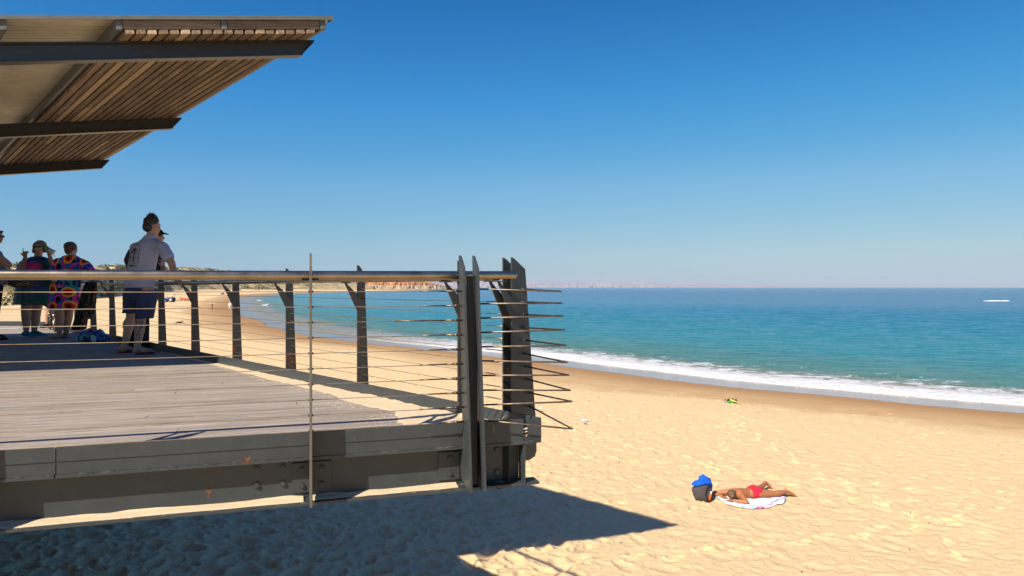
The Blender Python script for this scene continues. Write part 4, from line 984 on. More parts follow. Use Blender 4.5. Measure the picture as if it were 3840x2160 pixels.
# ---- woman in the teal and magenta kaftan, facing us
wk=thing('person','laughing blonde woman in sunglasses and a teal and magenta kaftan, one hand raised','person',V(*J(128,1262,12.35).xy,0))
Y=12.35; az=165; b=Blob()
for hx,kx,ax,yy,tx in ((106,98,98,Y,128),(150,136,128,Y+.15,168)):
    hp=J(hx,1090,yy); kn=J(kx,1165,yy); an=J(ax,1238,yy); b.chain([hp,kn,kn.lerp(an,.3),an],[.115,.082,.078,.047]); foot(b,V(*J(ax-10,1262 if yy==Y else 1258,yy).xy,.02),V(*J(tx,1262,yy-.10).xy,.02),1.)
b.cap(J(128,1070,Y),J(138,1012,Y),.17,.14); b.cap(J(139,1005,Y),J(142,980,Y),.11,.06); hd=J(149,927,Y-.03); b.cap(J(143,962,Y),hd,.064,.06)
Vs=J(98,985,Y); Ve=J(78,1024,Y-.2); Vw=J(95,965,Y-.28)              # her right arm (left in view), raised
b.cap(Vs,J(185,985,Y),.06,.06); b.chain([Vs,Ve,Ve.lerp(Vw,.4),Vw],[.062,.060,.050,.031])
hand(b,Vw,V(-.05,0,1),V(.05,-1,0),1,.5,1.02,curls=[.05,1.25,1.2,1.0],thumb=.1)
Ts=J(185,985,Y); Te=J(202,1008,Y-.2); Tw=J(184,952,Y-.22); b.chain([Ts,Te,Tw],[.058,.050,.030]); hand(b,Tw,V(-.25,0,1),V(.9,-.5,.1),-1,.85,.98)
P_,R_=head(b,hd,168,-2,4,1.04); b.done('body',M['skin'],wk,.0085,3); features(wk,P_,R_,1.04,True,True)
h=Blob(); h.ell(P_(0,-.028,.034),(.098,.104,.094),R_)
for s in (-1,1): h.cap(P_(s*.078,-.01,.03),P_(s*.092,.012,-.075),.034,.030); h.cap(P_(s*.06,-.06,0),P_(s*.066,-.05,-.065),.04,.035)
h.cap(P_(-.045,.062,.066),P_(.05,.060,.062),.016,.016); h.cap(P_(.045,.06,.06),P_(.078,.03,.02),.024,.022); h.cap(P_(0,-.07,-.02),P_(0,-.06,-.06),.06,.05)
h.done('hair',M['hair_blonde'],wk,.006,2,.01,.02)
def mk_kaftan():
    t=NT('teal_magenta_silk'); o=t.coord(); x=t.xyz(o); z=x[2]; n=t.noise(o,4,4,.6); zz=t.math('ADD',z,t.math('MULTIPLY',t.math('SUBTRACT',n,.5),.22))
    c=t.ramp(t.mr(zz,.35,1.55),[(0,(.0,.15,.10)),(.30,(.005,.10,.09)),(.42,(.015,.09,.20)),(.52,(.05,.05,.22)),(.58,(.20,.02,.15)),(.70,(.78,.01,.24)),(.80,(.62,.02,.24)),(.86,(.02,.04,.10)),(1,(.0,.045,.045))])
    side=t.mr(t.math('ABSOLUTE',t.math('SUBTRACT',x[0],.02)),.10,.24); side=t.math('MULTIPLY',side,t.mr(z,.75,.95)); c=t.mix(side,c,(.0,.05,.05))
    v=t.n('ShaderNodeTexVoronoi',Vector=t.map(o,(1,.3,1)),Scale=13.,Randomness=.25).outputs['Distance']; m=t.ramp(v,[(.0,0),(.14,0),(.2,1),(.27,1),(.33,0)]); mask=t.math('ADD',t.mr(z,.75,.62),t.math('MULTIPLY',t.mr(t.math('ABSOLUTE',t.math('SUBTRACT',x[0],.08)),.12,.05),t.mr(z,1.4,1.3)))
    mask=t.math('MINIMUM',mask,1.); c=t.mix(t.math('MULTIPLY',t.math('MULTIPLY',m,mask),.55),c,(.30,.16,.12))
    return t.bsdf(c,.6,0,t.bump(t.noise(o,40,3),.2,.003),.3)
s_=Blob(); fo=lambda u,t_: (.06*math.sin(5*t_+2)+.035*math.sin(12*t_+4*u))*max(0,.75-u)
s_.loft([ring(134,1142,Y,.34,.20,az),ring(133,1105,Y,.32,.20,az),ring(134,1060,Y,.30,.20,az),ring(137,1020,Y,.27,.19,az),ring(140,985,Y,.25,.17,az),ring(142,971,Y,.20,.12,az),ring(143,962,Y,.09,.08,az)],48,fo)
# wide batwing sleeves hanging from the upper arms
s_.chain([Vs+V(.06,0,.0),Vs.lerp(Ve,.5)],[.085,.09]); s_.cap(J(88,990,Y+.04),J(68,1022,Y-.02),.07,.05); s_.cap(J(68,1022,Y-.02),J(57,1048,Y),.06,.035); s_.cap(J(96,1010,Y+.04),J(75,1050,Y),.08,.05)
s_.chain([Ts-V(.06,0,0),Ts.lerp(Te,.7)],[.085,.085]); s_.cap(J(185,1005,Y),J(193,1040,Y),.08,.06)
s_.cap(J(160,1120,Y),J(196,1158,Y+.12),.10,.03)
s_.done('kaftan',mk_kaftan(),wk,.010,3,.012,.07)
for ax,tx,yy,yb in ((98,130,Y,1262),(128,170,Y+.15,1258)):
    s_=Blob(); foot(s_,V(*J(ax-14,yb,yy).xy,.016),V(*J(tx+2,yb,yy-.10).xy,.016),1.22); s_.done('slip_on_shoe',cloth('turquoise_canvas',(.01,.16,.21)),wk,.008,2)
m_=MB(); a=Ve.lerp(Vw,.80); m_.tube([a+V(.036*math.cos(q),.036*math.sin(q),.004*math.sin(q)) for q in np.linspace(0,6.283,18)],.003,6); m_.build('bracelet',M['stainless'],wk)
# cup with a green straw and lid, held at her ear
cu=thing('drinking_cup','pale takeaway cup with a green top, held to the ear of the laughing woman','cup',J(193,942,Y-.3))
m_=MB(); a=J(184,936,Y-.3); c_=J(203,948,Y-.28); m_.tube([a,a.lerp(c_,.5),c_],[.034,.040,.047],18); m_.build('cup_body',plain('frosted_plastic',(.55,.53,.48),.3),cu)
m_=Blob(); m_.cap(J(170,922,Y-.32),J(183,935,Y-.3),.016,.034); m_.done('cup_top',plain('lime_plastic',(.07,.26,.02),.4),cu,.005,1)
m_=MB(); m_.tube([J(196,948,Y-.3),J(207,965,Y-.3)],.004,8); m_.build('straw',M['black_gloss'],cu)
# shoulder bag on her hip
bgm=thing('shoulder_bag','black and straw striped shoulder bag with pale lettering at the laughing woman\'s hip','bag',J(78,1064,Y-.25))
t=NT('striped_weave'); o=t.coord(); z=t.math('ADD',t.xyz(o)[2],t.math('MULTIPLY',t.xyz(o)[0],.25)); w_=t.math('FRACT',t.math('MULTIPLY',z,26.)); mm=t.bsdf(t.ramp(w_,[(0,(.02,.018,.014)),(.55,(.02,.018,.014)),(.6,(.33,.26,.10)),(.78,(.28,.22,.08)),(.83,(.12,.02,.02))],'CONSTANT'),.85,0,t.bump(t.noise(o,90,2),.4,.003))
s_=Blob(); s_.loft([(J(80,1078,Y-.25),.12,.05,az),(J(78,1070,Y-.25),.19,.075,az),(J(78,1055,Y-.25),.205,.08,az),(J(80,1040,Y-.25),.17,.05,az)],36); s_.done('bag_body',mm,bgm,.008,3)
m_=MB(); m_.tube([J(55,1048,Y-.22),J(75,1010,Y-.05),J(100,978,Y+.0),J(112,1000,Y+.1),J(105,1048,Y-.2)],.011,8); m_.build('bag_strap',cloth('black_strap',(.02,.02,.02)),bgm)
m_=MB(); x=0
for ch_ in 'OILLNO':
    gl=GL[ch_]
    for st in gl: m_.tube([J(61+x+a*6.,1071-x*.10-b_*9,Y-.335) for a,b_ in st],.004,5)
    x+=8.2
m_.build('bag_lettering',cloth('pale_thread',(.5,.5,.45)),bgm)
# ---- person cut by the left edge, in profile, forearm raised
we=thing('person','person cut by the left edge, arms folded, in sunglasses and black trousers','person',V(*J(-22,1273,11.75).xy,0))
Y=11.75; az=92; b=Blob(); hd=J(-12,888,Y)
b.chain([J(-25,1085,Y-.05),J(-20,1170,Y-.05),J(-24,1250,Y-.05)],[.10,.07,.045]); b.chain([J(-40,1085,Y+.1),J(-40,1170,Y+.1),J(-44,1250,Y+.1)],[.10,.07,.045])
b.cap(J(-32,1070,Y),J(-30,1000,Y),.16,.13); b.cap(J(-29,990,Y),J(-26,955,Y),.10,.06); b.cap(J(-24,935,Y),hd,.06,.058)
foot(b,V(*J(-32,1272,Y-.05).xy,.025),V(*J(18,1272,Y-.05).xy,.025),1.); foot(b,V(*J(-52,1268,Y+.1).xy,.025),V(*J(-4,1268,Y+.1).xy,.025),1.)
Rs=J(-25,950,Y-.2); Re=J(30,992,Y-.18); Rw=J(-8,985,Y-.14); b.chain([Rs,Re],[.075,.060]); b.chain([Re,Re.lerp(Rw,.4),Rw],[.058,.052,.034]); hand(b,Rw,V(-.8,.2,.2),V(0,-1,.1),1,.7)
b.chain([J(-28,950,Y+.2),J(-2,1000,Y+.2),J(-22,975,Y+.05)],[.065,.055,.034]); hand(b,J(-22,975,Y+.05),V(.1,-.6,.7),V(1,0,0),-1,.6)
P_,R_=head(b,hd,az,0,0,1.04); b.done('body',M['skin'],we,.010,3); features(we,P_,R_,1.04,True)
h=Blob(); h.ell(P_(0,-.025,.04),(.088,.104,.088),R_); h.ell(P_(0,-.06,-.02),(.07,.055,.07),R_); h.cap(P_(-.04,.06,.085),P_(.04,.06,.085),.02,.02); h.done('hair',M['hair_brown'],we,.007,2,.01,.02)
s_=Blob(); s_.loft([ring(-24,1068,Y,.20,.18,az),ring(-22,1045,Y,.20,.19,az),ring(-26,1010,Y,.21,.17,az),ring(-28,970,Y,.22,.14,az),ring(-27,945,Y,.17,.10,az),ring(-25,935,Y,.08,.08,az)],36)
s_.cap(Rs,Rs.lerp(Re,.25),.085,.085)
t=NT('pink_blue_top'); o=t.coord(); mm=t.bsdf(t.ramp(t.noise(o,5,3,.6,1.),[(.35,(.05,.16,.16)),(.45,(.16,.25,.13)),(.52,(.35,.05,.11)),(.62,(.30,.06,.10)),(.66,(.03,.10,.30))]),.85)
s_.done('top',mm,we,.010,3,.012,.06)
s_=Blob(); s_.chain([J(-25,1075,Y-.05),J(-22,1170,Y-.05),J(-25,1245,Y-.05)],[.145,.085,.065]); s_.chain([J(-38,1075,Y+.1),J(-40,1170,Y+.1),J(-44,1245,Y+.1)],[.14,.085,.065]); s_.done('trousers',cloth('black_cloth_b',(.012,.012,.018)),we,.010,2)
s_=Blob(); s_.cap(V(*J(-32,1272,Y-.05).xy,.012),V(*J(19,1272,Y-.05).xy,.012),.035,.04); s_.cap(J(-5,1262,Y-.05),J(4,1263,Y-.05),.05,.045); s_.done('sandal',cloth('black_rubber',(.012,.012,.014)),we,.008,1)
# ---- seated cyclist beyond the two women: a bare leg in a black shoe, and the bicycle
bk_=thing('bicycle','black bicycle propped on the far rail behind the women','bicycle',V(*J(215,1230,14.6).xy,0))
def wheel(c,r,ax,par):
    x=ax.orthogonal().normalized(); y=ax.cross(x); ring_=[c+r*(math.cos(q)*x+math.sin(q)*y) for q in np.linspace(0,2*math.pi,41)]
    m_=MB(); m_.tube(ring_,.020,8,False); ty=m_.build('tyre',M['black_gloss'],par); m_=MB(); m_.tube([c+(r-.024)*(p-c).normalized() for p in ring_],.010,6,False); m_.build('rim',M['stainless'],ty)
    m_=MB(); 
    for q in range(18): p=ring_[(q*40)//18]; m_.tube([c+(p-c)*.06,c+(p-c)*.94],.0018,4)
    m_.tube([c-ax*.04,c+ax*.04],.018,8); m_.build('spokes',M['stainless'],ty); return ty
f_=V(.62,-.78,0).normalized(); ax_=V(f_.y,-f_.x,0); w1=V(*J(205,1210,13.7).xy,.335); w2=w1-f_*1.04
wheel(w1,.315,ax_,bk_); wheel(w2,.315,ax_,bk_)
bb=w2+f_*.43+V(0,0,-.05); hdT=w1-f_*.17+V(0,0,.52); hdB=w1-f_*.12+V(0,0,.40); st=w2+f_*.27+V(0,0,.48)
m_=MB()
for a,b2,r_ in ((bb,hdB,.017),(st,hdT-V(0,0,.05),.016),(bb,st,.016),(bb,w2,.010),(st,w2,.009),(hdT+V(0,0,.06),hdB,.018),(hdB,w1,.012)): m_.tube([a,b2],r_,10)
m_.build('frame',plain('black_paint',(.012,.014,.018),.3),bk_)
m_=MB(); m_.tube([hdT+V(0,0,.05)-ax_*.28-f_*.05,hdT+V(0,0,.10)-ax_*.1,hdT+V(0,0,.10)+ax_*.1,hdT+V(0,0,.05)+ax_*.28-f_*.05],.012,8); m_.build('handlebar',M['beam'],bk_)
m_=Blob(); sp_=st+(st-bb).normalized()*.12; m_.cap(sp_-f_*.10,sp_+f_*.12,.055,.022); m_.done('saddle',M['black_gloss'],bk_,.008,2); m_=MB(); m_.tube([st,sp_],.012,8); m_.build('seat_post',M['stainless'],bk_)
m_=MB(); m_.tube([bb-ax_*.07,bb+ax_*.07],.02,8); m_.tube([bb+ax_*.07,bb+ax_*.07+f_*.12-V(0,0,.12)],.009,6); m_.tube([bb-ax_*.07,bb-ax_*.07-f_*.12+V(0,0,.12)],.009,6); m_.build('crank',M['beam'],bk_)
cy=thing('person','person in black shoes behind the bicycle, mostly hidden by the two kaftan women','person',V(*J(172,1232,14.6).xy,0))
Y=14.6; b=Blob(); b.chain([J(192,1120,Y),J(184,1165,Y-.02),J(176,1222,Y)],[.095,.066,.040]); b.chain([J(215,1120,Y+.1),J(214,1170,Y+.1),J(210,1225,Y+.1)],[.09,.06,.04]); b.cap(J(203,1110,Y),J(225,1045,Y),.14,.14); b.cap(J(225,1045,Y),J(245,1020,Y),.13,.10)
hd=J(264,968,Y); b.cap(J(250,1008,Y),hd,.058,.055); foot(b,V(*J(184,1232,Y).xy,.03),V(*J(150,1232,Y-.12).xy,.03),1.); foot(b,V(*J(218,1232,Y+.1).xy,.03),V(*J(186,1232,Y).xy,.03),1.)
b.chain([J(222,1022,Y),J(200,1055,Y-.1),J(205,1075,Y-.3)],[.055,.045,.03]); b.chain([J(262,1022,Y),J(255,1055,Y-.1),J(225,1075,Y-.3)],[.055,.045,.03]); hand(b,J(205,1075,Y-.3),V(.3,-.9,0),V(0,0,1),1,.7); hand(b,J(225,1075,Y-.3),V(-.3,-.9,0),V(0,0,1),-1,.7)
P_,R_=head(b,hd,190,0,0,.98); b.done('body',M['skin'],cy,.012,3); features(cy,P_,R_,.98)
h=Blob(); h.ell(P_(0,-.025,.04),(.085,.1,.08),R_); h.done('hair',M['hair_dark'],cy,.01,2)
s_=Blob(); s_.loft([ring(203,1125,Y,.18,.14,190),ring(212,1070,Y,.18,.14,190),ring(238,1022,Y,.19,.13,190),ring(248,1006,Y,.09,.08,190)],30); s_.chain([J(222,1022,Y),J(205,1048,Y-.08)],[.07,.065]); s_.chain([J(262,1022,Y),J(256,1048,Y-.08)],[.07,.065]); s_.done('top',cloth('black_cloth_c',(.014,.014,.016)),cy,.012,2)
for hx,tx,yy in ((186,147,Y),(220,183,Y+.1)):
    s_=Blob(); foot(s_,V(*J(hx,1232,yy).xy,.03),V(*J(tx,1232,yy-.12).xy,.03),1.22); s_.done('shoe',cloth('black_leather_b',(.012,.012,.014)),cy,.009,2)
# dark patterned wrap draped over the rail
dw=thing('draped_wrap','long dark green and maroon patterned wrap hung over the far rail','wrap',TF(9.9,.1,.98))
def drape():
    t=NT('dark_paisley_cloth'); o=t.coord(); g=t.noise(t.map(o,(1,1,.5)),22,4,.6,1.5); x=t.math('ADD',t.xyz(o)[0],t.math('MULTIPLY',t.xyz(o)[2],-.30)); w_=t.math('FRACT',t.math('MULTIPLY',x,5.2))
    c=t.ramp(w_,[(0,(.020,.028,.018)),(.35,(.012,.012,.012)),(.5,(.07,.012,.018)),(.64,(.010,.010,.011)),(.8,(.025,.035,.02))]); c=t.mix(t.ramp(g,[(.56,0),(.60,.8)]),c,(.16,.17,.08)); m=t.bsdf(c,.85,0,None,.2)
    def sheet(pts,name,par,lab=None):
        # pts: list of rows left->right of (px,py,Y)
        nr_=len(pts); nc=28; vs=[];
        for i,row in enumerate(pts):
            L_,R_=row
            for j in range(nc):
                u=j/(nc-1); p=Vector(L_).lerp(Vector(R_),u); k=i/(nr_-1); vs.append(J(*p)+V(0,1,0)*(.035+.03*k)*math.sin(u*19+k*2.))
        fs=[(i*nc+j,i*nc+j+1,(i+1)*nc+j+1,(i+1)*nc+j) for i in range(nr_-1) for j in range(nc-1)]
        q=MB(); q.add(vs,fs,0,True); o_=q.build(name,m,par); d=o_.modifiers.new('t','SOLIDIFY'); d.thickness=.012; s=o_.modifiers.new('s','SUBSURF'); s.levels=1; s.render_levels=1
    Yr=11.55
    sheet([[(322,1062,Yr+.06),(352,1062,Yr+.03)],[(320,1056,Yr),(354,1056,Yr-.02)],[(318,1064,Yr-.06),(352,1064,Yr-.06)],[(305,1100,Yr-.08),(342,1100,Yr-.07)],[(294,1150,Yr-.08),(330,1150,Yr-.08)],[(281,1200,Yr-.1),(322,1200,Yr-.08)],[(268,1240,Yr-.1),(318,1236,Yr-.08)]],'long_fall',dw)
    sheet([[(345,1058,Yr+.05),(362,1058,Yr)],[(343,1064,Yr-.05),(361,1064,Yr-.06)],[(334,1110,Yr-.02),(356,1110,Yr)],[(326,1160,Yr),(352,1160,Yr)],[(322,1195,Yr),(334,1198,Yr)]],'short_fall',dw)
drape()
# floral beach bag and coral hat on the deck
fbg=thing('beach_bag','blue, aqua and white floral beach bag slumped on the deck by the far kerb','bag',V(*J(345,1283,11.1).xy,0))
t=NT('floral_print'); o=t.coord(); v=t.n('ShaderNodeTexVoronoi',Vector=o,Scale=21.); n_=t.noise(o,14,4,.6)
c=t.ramp(t.xyz(v.outputs['Color'])[0],[(0,(.01,.04,.26)),(.28,(.02,.16,.42)),(.45,(.04,.36,.42)),(.62,(.38,.50,.50)),(.8,(.01,.02,.10)),(.92,(.16,.18,.08))],'CONSTANT'); c=t.mix(t.ramp(n_,[(.55,0),(.6,.6)]),c,(.03,.28,.36)); mm=t.bsdf(c,.75)
s_=Blob(); Y=11.1; bp=[J(x,y,Y+d) for x,y,d in ((312,1268,0),(335,1264,0),(365,1266,0),(388,1268,.05),(330,1276,-.04),(360,1276,-.04),(380,1272,.1),(320,1258,.05),(370,1252,.05))]
for p in bp: s_.ell(V(p.x,p.y,max(p.z,.06)),(.085,.10,.075))
s_.ell(J(350,1262,Y),(.17,.12,.085)); s_.cap(J(352,1248,Y),J(362,1240,Y),.025,.015); s_.cap(J(372,1246,Y+.03),J(378,1238,Y),.022,.012)
s_.done('bag_body',mm,fbg,.009,2,.05,.05); m_=MB(); m_.tube([J(325,1262,Y-.1),J(322,1246,Y-.1),J(345,1240,Y-.1),J(356,1258,Y-.1)],.010,8); m_.build('bag_handle',cloth('navy_strap',(.01,.03,.08)),fbg)
ht=thing('sun_hat','coral pink soft sun hat tucked behind the floral beach bag','hat',J(325,1250,11.25))
s_=Blob(); s_.ell(J(328,1250,11.28),(.15,.11,.035),Euler((.2,-.25,0)).to_matrix()); s_.ell(J(340,1243,11.3),(.085,.08,.06)); s_.done('hat_body',cloth('coral_cloth',(.42,.10,.08)),ht,.008,3,.015,.05)
# ---------------------------------------------------------------- on the sand
def G(px,py,h=0.0):
    r=ray(px,py); k=(4.45-h)/(-r.z)
    for _ in range(4): z=gz(r.x*k,r.y*k)+h; k=(EZ-z)/(-r.z)
    return Vector((r.x*k,r.y*k,z))
org=G(2824,1870); rt=math.atan2(.42,1.35); fd=V(math.cos(rt),math.sin(rt),0); lf=V(-math.sin(rt),math.cos(rt),0)   # towards the feet, and away from us
def B_(x,y,z): p=org+fd*x+lf*y; return V(p.x,p.y,gzs+z)
gzs=org.z+.03
tw=thing('towel','white beach towel with aqua and magenta strokes spread under the sunbather','towel',org)
t=NT('towel_print'); o=t.coord(); v1=t.map(o,(1,1,1),(0,0,-rt-.25)); w1_=t.noise(t.map(v1,(1.2,7,1)),1.1,3,.5,1.2); w2_=t.noise(t.map(v1,(1.,9,1),(0,0,0),(4,2,0)),1.2,4,.6,1.6)
c=t.mix(t.ramp(w1_,[(.55,0),(.60,1)]),(.80,.78,.78),(.20,.52,.60)); c=t.mix(t.ramp(w2_,[(.57,0),(.60,1)]),c,(.50,.10,.33)); c=t.mix(t.ramp(t.noise(v1,3.1,2),[(.62,0),(.65,.7)]),c,(.72,.66,.66)); mm=t.bsdf(c,.95,0,t.bump(t.noise(o,160,3),.5,.004),.1)
def towel():
    cs=[G(2686,1866),G(2728,1843),G(2950,1868),G(2942,1890),G(2870,1910),G(2801,1911),G(2722,1894)]
    ctr=sum(cs,V(0,0,0))/len(cs); n=60; m=16; vs=[ctr+V(0,0,.02)]; fs=[]
    L=[(cs[i]-cs[i-1]).length for i in range(len(cs))]; per=[]
    for i in range(len(cs)):
        a=cs[i]; b2=cs[(i+1)%len(cs)]; k=12
        for q in range(k): per.append(a.lerp(b2,q/k))
    n=len(per)
    for j in range(1,m+1):
        for i,p in enumerate(per):
            q=ctr.lerp(p,j/m); z=gz(q.x,q.y); ru=.010*math.sin(q.x*21+3*math.sin(q.y*9))+.012*(fbm(np.array([q.x*9]),np.array([q.y*9]),3,600)[0]-.5)
            vs.append(V(q.x,q.y,max(z,gzs-.035)+.016+ru*(1 if j<m else .3)+(.012 if j==m-1 else 0)))
    fs=[(0,1+i,1+(i+1)%n) for i in range(n)]+[(1+(j-1)*n+i,1+j*n+i,1+j*n+(i+1)%n,1+(j-1)*n+(i+1)%n) for j in range(1,m) for i in range(n)]
    q=MB(); q.add(vs,fs,0,True); o_=q.build('towel_cloth',mm,tw); d=o_.modifiers.new('t','SOLIDIFY'); d.thickness=.014
towel()
sb_=thing('person','sunbather in a red swimsuit lying face down on the white towel','person',org)
b=Blob(); SCL=.89
def Q(x,y,z): return B_(x*SCL,y*SCL,z*SCL)
hp=Q(.02,.0,.13)
b.cap(Q(-.42,-.08,.12),Q(-.40,.14,.12),.085,.085); b.cap(Q(-.40,-.04,.12),Q(-.10,0,.10),.105,.095); b.cap(Q(-.40,.08,.12),Q(-.10,.02,.10),.10,.095); b.cap(Q(-.10,-.04,.11),Q(.05,-.07,.13),.09,.105); b.cap(Q(-.10,.06,.11),Q(.05,.07,.13),.09,.105)
b.ell(Q(.06,-.07,.15),(.11,.10,.09)); b.ell(Q(.06,.08,.15),(.11,.10,.09))
# legs
b.chain([Q(.08,-.09,.12),Q(.48,-.16,.085),Q(.58,-.165,.09),Q(.86,-.15,.10)],[.098,.058,.062,.036]); b.chain([Q(.08,.10,.12),Q(.46,.33,.085),Q(.53,.38,.095),Q(.76,.50,.135)],[.098,.060,.060,.036])
for an,dr in ((Q(.86,-.15,.10),V(.14,-.035,-.075)),(Q(.76,.50,.135),V(.10,-.03,-.095))):
    dr_=fd*dr.x/.13*.13+lf*dr.y+V(0,0,dr.z); b.cap(an-dr_*.25,an+dr_*.55,.034,.036); b.cap(an+dr_*.5,an+dr_*1.25,.036,.020)
    for k in range(5): b.cap(an+dr_*1.2+lf*(.018*(k-2)),an+dr_*1.42+lf*(.020*(k-2)),.012,.009,8)
# arms folded round the head
b.chain([Q(-.42,-.14,.12),Q(-.47,-.40,.045),Q(-.68,-.20,.04)],[.062,.045,.030]); hand(b,Q(-.68,-.20,.04),(-fd*.5+lf*.8),V(0,0,1),-1,.25,.95)
b.chain([Q(-.42,.20,.12),Q(-.78,.42,.045),Q(-.76,.16,.05)],[.062,.045,.030]); hand(b,Q(-.76,.16,.05),(-lf*.9+fd*.25),V(0,0,1),1,.25,.95)
hc=Q(-.60,-.03,.12); b.cap(Q(-.46,.01,.13),hc,.055,.055); b.ell(hc,(.085,.072,.080)); b.ell(hc+(-fd*.02-V(0,0,.04)),(.06,.055,.06)); b.cap(hc-V(0,0,.06)-fd*.03,hc-V(0,0,.085)-fd*.02,.012,.012)
b.done('body',M['skin_tan'],sb_,.008,3)
h=Blob(); h.ell(hc+V(0,0,.018)-fd*.012,(.098,.086,.088)); h.cap(hc+V(0,0,.02),hc-fd*.03+lf*(-.05)+V(0,0,-.02),.07,.05); h.ell(hc+fd*.06+V(0,0,.05),(.04,.04,.035)); h.done('hair',hairmat('brown_hair_tied',(.12,.065,.03)),sb_,.006,2,.015,.03)
s_=Blob(); s_.ell(Q(.07,-.07,.152),(.122,.112,.099)); s_.ell(Q(.07,.08,.152),(.122,.112,.099)); s_.cap(Q(.0,-.06,.12),Q(.0,.07,.12),.118,.118)
so2=s_.done('swimsuit',cloth('red_swim_fabric',(.62,.02,.045),.1),sb_,.008,2)
bm_=MB(); bm_.tube([Q(-.30,-.15,.10),Q(-.28,-.10,.195),Q(-.27,0,.215),Q(-.28,.10,.205),Q(-.30,.18,.10)],.006,6); bm_.build('bikini_strap',cloth('red_strap',(.6,.03,.05)),sb_)
# backpack with sunscreen, blue towel on top
kp=G(2634,1873); bpk=thing('backpack','dark grey backpack standing on the sand beside the sunbather','backpack',kp)
K_=lambda x,y,z: kp+V(x,y,z)
s_=Blob(); s_.loft([(K_(.03,0,.0),.17,.12,0),(K_(.02,0,.08),.21,.14,0),(K_(-.01,.0,.20),.215,.13,0),(K_(.0,0,.31),.16,.10,0),(K_(.03,0,.35),.08,.06,0)],36); s_.cap(K_(-.20,-.02,.24),K_(-.12,-.03,.05),.03,.06); s_.done('pack_body',cloth('charcoal_nylon',(.075,.062,.062)),bpk,.009,2,.012,.08)
s_=Blob(); s_.loft([(K_(.10,-.12,.0),.05,.035,20),(K_(.105,-.13,.08),.052,.036,20)],20); s_.done('side_pocket',cloth('black_mesh',(.02,.018,.018)),bpk,.007,2)
m_=MB(); m_.tube([K_(.09,-.12,.02),K_(.02,-.155,.12),K_(.05,-.14,.25),K_(.12,-.10,.37),K_(.14,-.05,.47)],.008,6); m_.tube([K_(-.19,-.03,.24),K_(-.17,-.06,.31),K_(-.12,-.05,.36)],.009,6); m_.build('strap',cloth('black_webbing',(.012,.012,.014)),bpk)
bt=thing('sunscreen_bottle','orange sunscreen bottle with a white cap in the side pocket of the backpack','bottle',K_(.12,-.15,.03))
m_=MB(); m_.tube([K_(.10,-.165,.03),K_(.125,-.165,.15),K_(.13,-.165,.165)],[.026,.026,.016],14); m_.build('bottle_body',plain('orange_plastic',(.62,.12,.02),.35),bt); m_=MB(); m_.tube([K_(.13,-.165,.165),K_(.143,-.165,.215)],[.017,.017],14); m_.build('bottle_cap',plain('white_plastic',(.8,.8,.78),.35),bt)
bc=thing('blue_cloth','bright blue cloth bundle slumped over the top of the backpack','cloth',K_(0,0,.4))
s_=Blob(); s_.ell(K_(-.03,0,.36),(.20,.13,.065),Euler((0,-.25,0)).to_matrix()); s_.ell(K_(.06,0,.40),(.15,.12,.09),Euler((0,.5,0)).to_matrix()); s_.cap(K_(.02,0,.42),K_(.015,.0,.50),.085,.035); s_.cap(K_(-.12,-.02,.34),K_(-.19,-.02,.345),.05,.03); s_.cap(K_(.17,.02,.32),K_(.185,.03,.16),.045,.025); s_.done('cloth_body',cloth('royal_blue_cloth',(.008,.10,.62),.15),bc,.008,2,.035,.06)
# dark specks added in place of the small shadows of sand dents
m_=MB(); rs=random.Random(77)
for _ in range(420):
    d=rs.uniform(10.5,42)**1.0; px=rs.uniform(1300,3900); x=(px-1920)/F*d; z=gz(x,d); s_=rs.uniform(.006,.022); p=V(x,d,z+s_*.3); q_=p+V(rs.gauss(0,s_),rs.gauss(0,s_),s_*.3); m_.tube([p,p.lerp(q_,.5)+V(0,0,s_*.2),q_],[s_*.35,s_*.5,s_*.2],5)
sc=m_.build('dent_shadow_specks',cloth('dent_shadow_brown',(.13,.08,.04)),None); sc['kind']='stuff'; sc['label']='tiny dark specks added over the sand in place of dent shadows'; sc['category']='shadow specks'
# gulls
def gull(px,py,az,label):
    p=G(px,py); f,r=facing(az); g_=thing('gull',label,'gull',p,0,None); g_.scale=(.72,.72,.85); q=lambda x,y,z: p+r*x+f*y+V(0,0,z)
    s_=Blob(); s_.ell(q(0,.0,.13),(.055,.055,.055)); s_.cap(q(0,-.06,.125),q(0,.07,.145),.048,.045); s_.cap(q(0,.08,.15),q(0,.10,.215),.034,.028); s_.ell(q(0,.112,.225),(.030,.030,.028)); s_.done('body',M['white'],g_,.006,2)
    for s in (-1,1):
        w_=Blob(); w_.cap(q(s*.045,.05,.145),q(s*.035,-.10,.13),.022,.018); w_.cap(q(s*.035,-.10,.13),q(s*.01,-.20,.11),.016,.006); w_.done('wing',cloth('grey_feather',(.22,.22,.24)),g_,.006,1)
        l_=MB(); l_.tube([q(s*.02,.01,.09),q(s*.02,.01,.0)],.005,6); l_.tube([q(s*.02,0,.004),q(s*.02,.04,.003)],.006,6); l_.build('leg',cloth('red_leg',(.35,.04,.02)),g_)
    t_=Blob(); t_.cap(q(0,-.09,.12),q(0,-.17,.105),.022,.012); t_.done('tail',M['white'],g_,.006,1)
    k_=MB(); k_.tube([q(0,.135,.225),q(0,.18,.215)],[.010,.002],6); k_.build('beak',cloth('red_beak',(.4,.05,.02)),g_)
gull(2193,1592,-75,'silver gull standing alone on the pale sand right of the corner post'); gull(2024,1546,100,'small white gull farther up the sand, glimpsed through the bent corner rods')
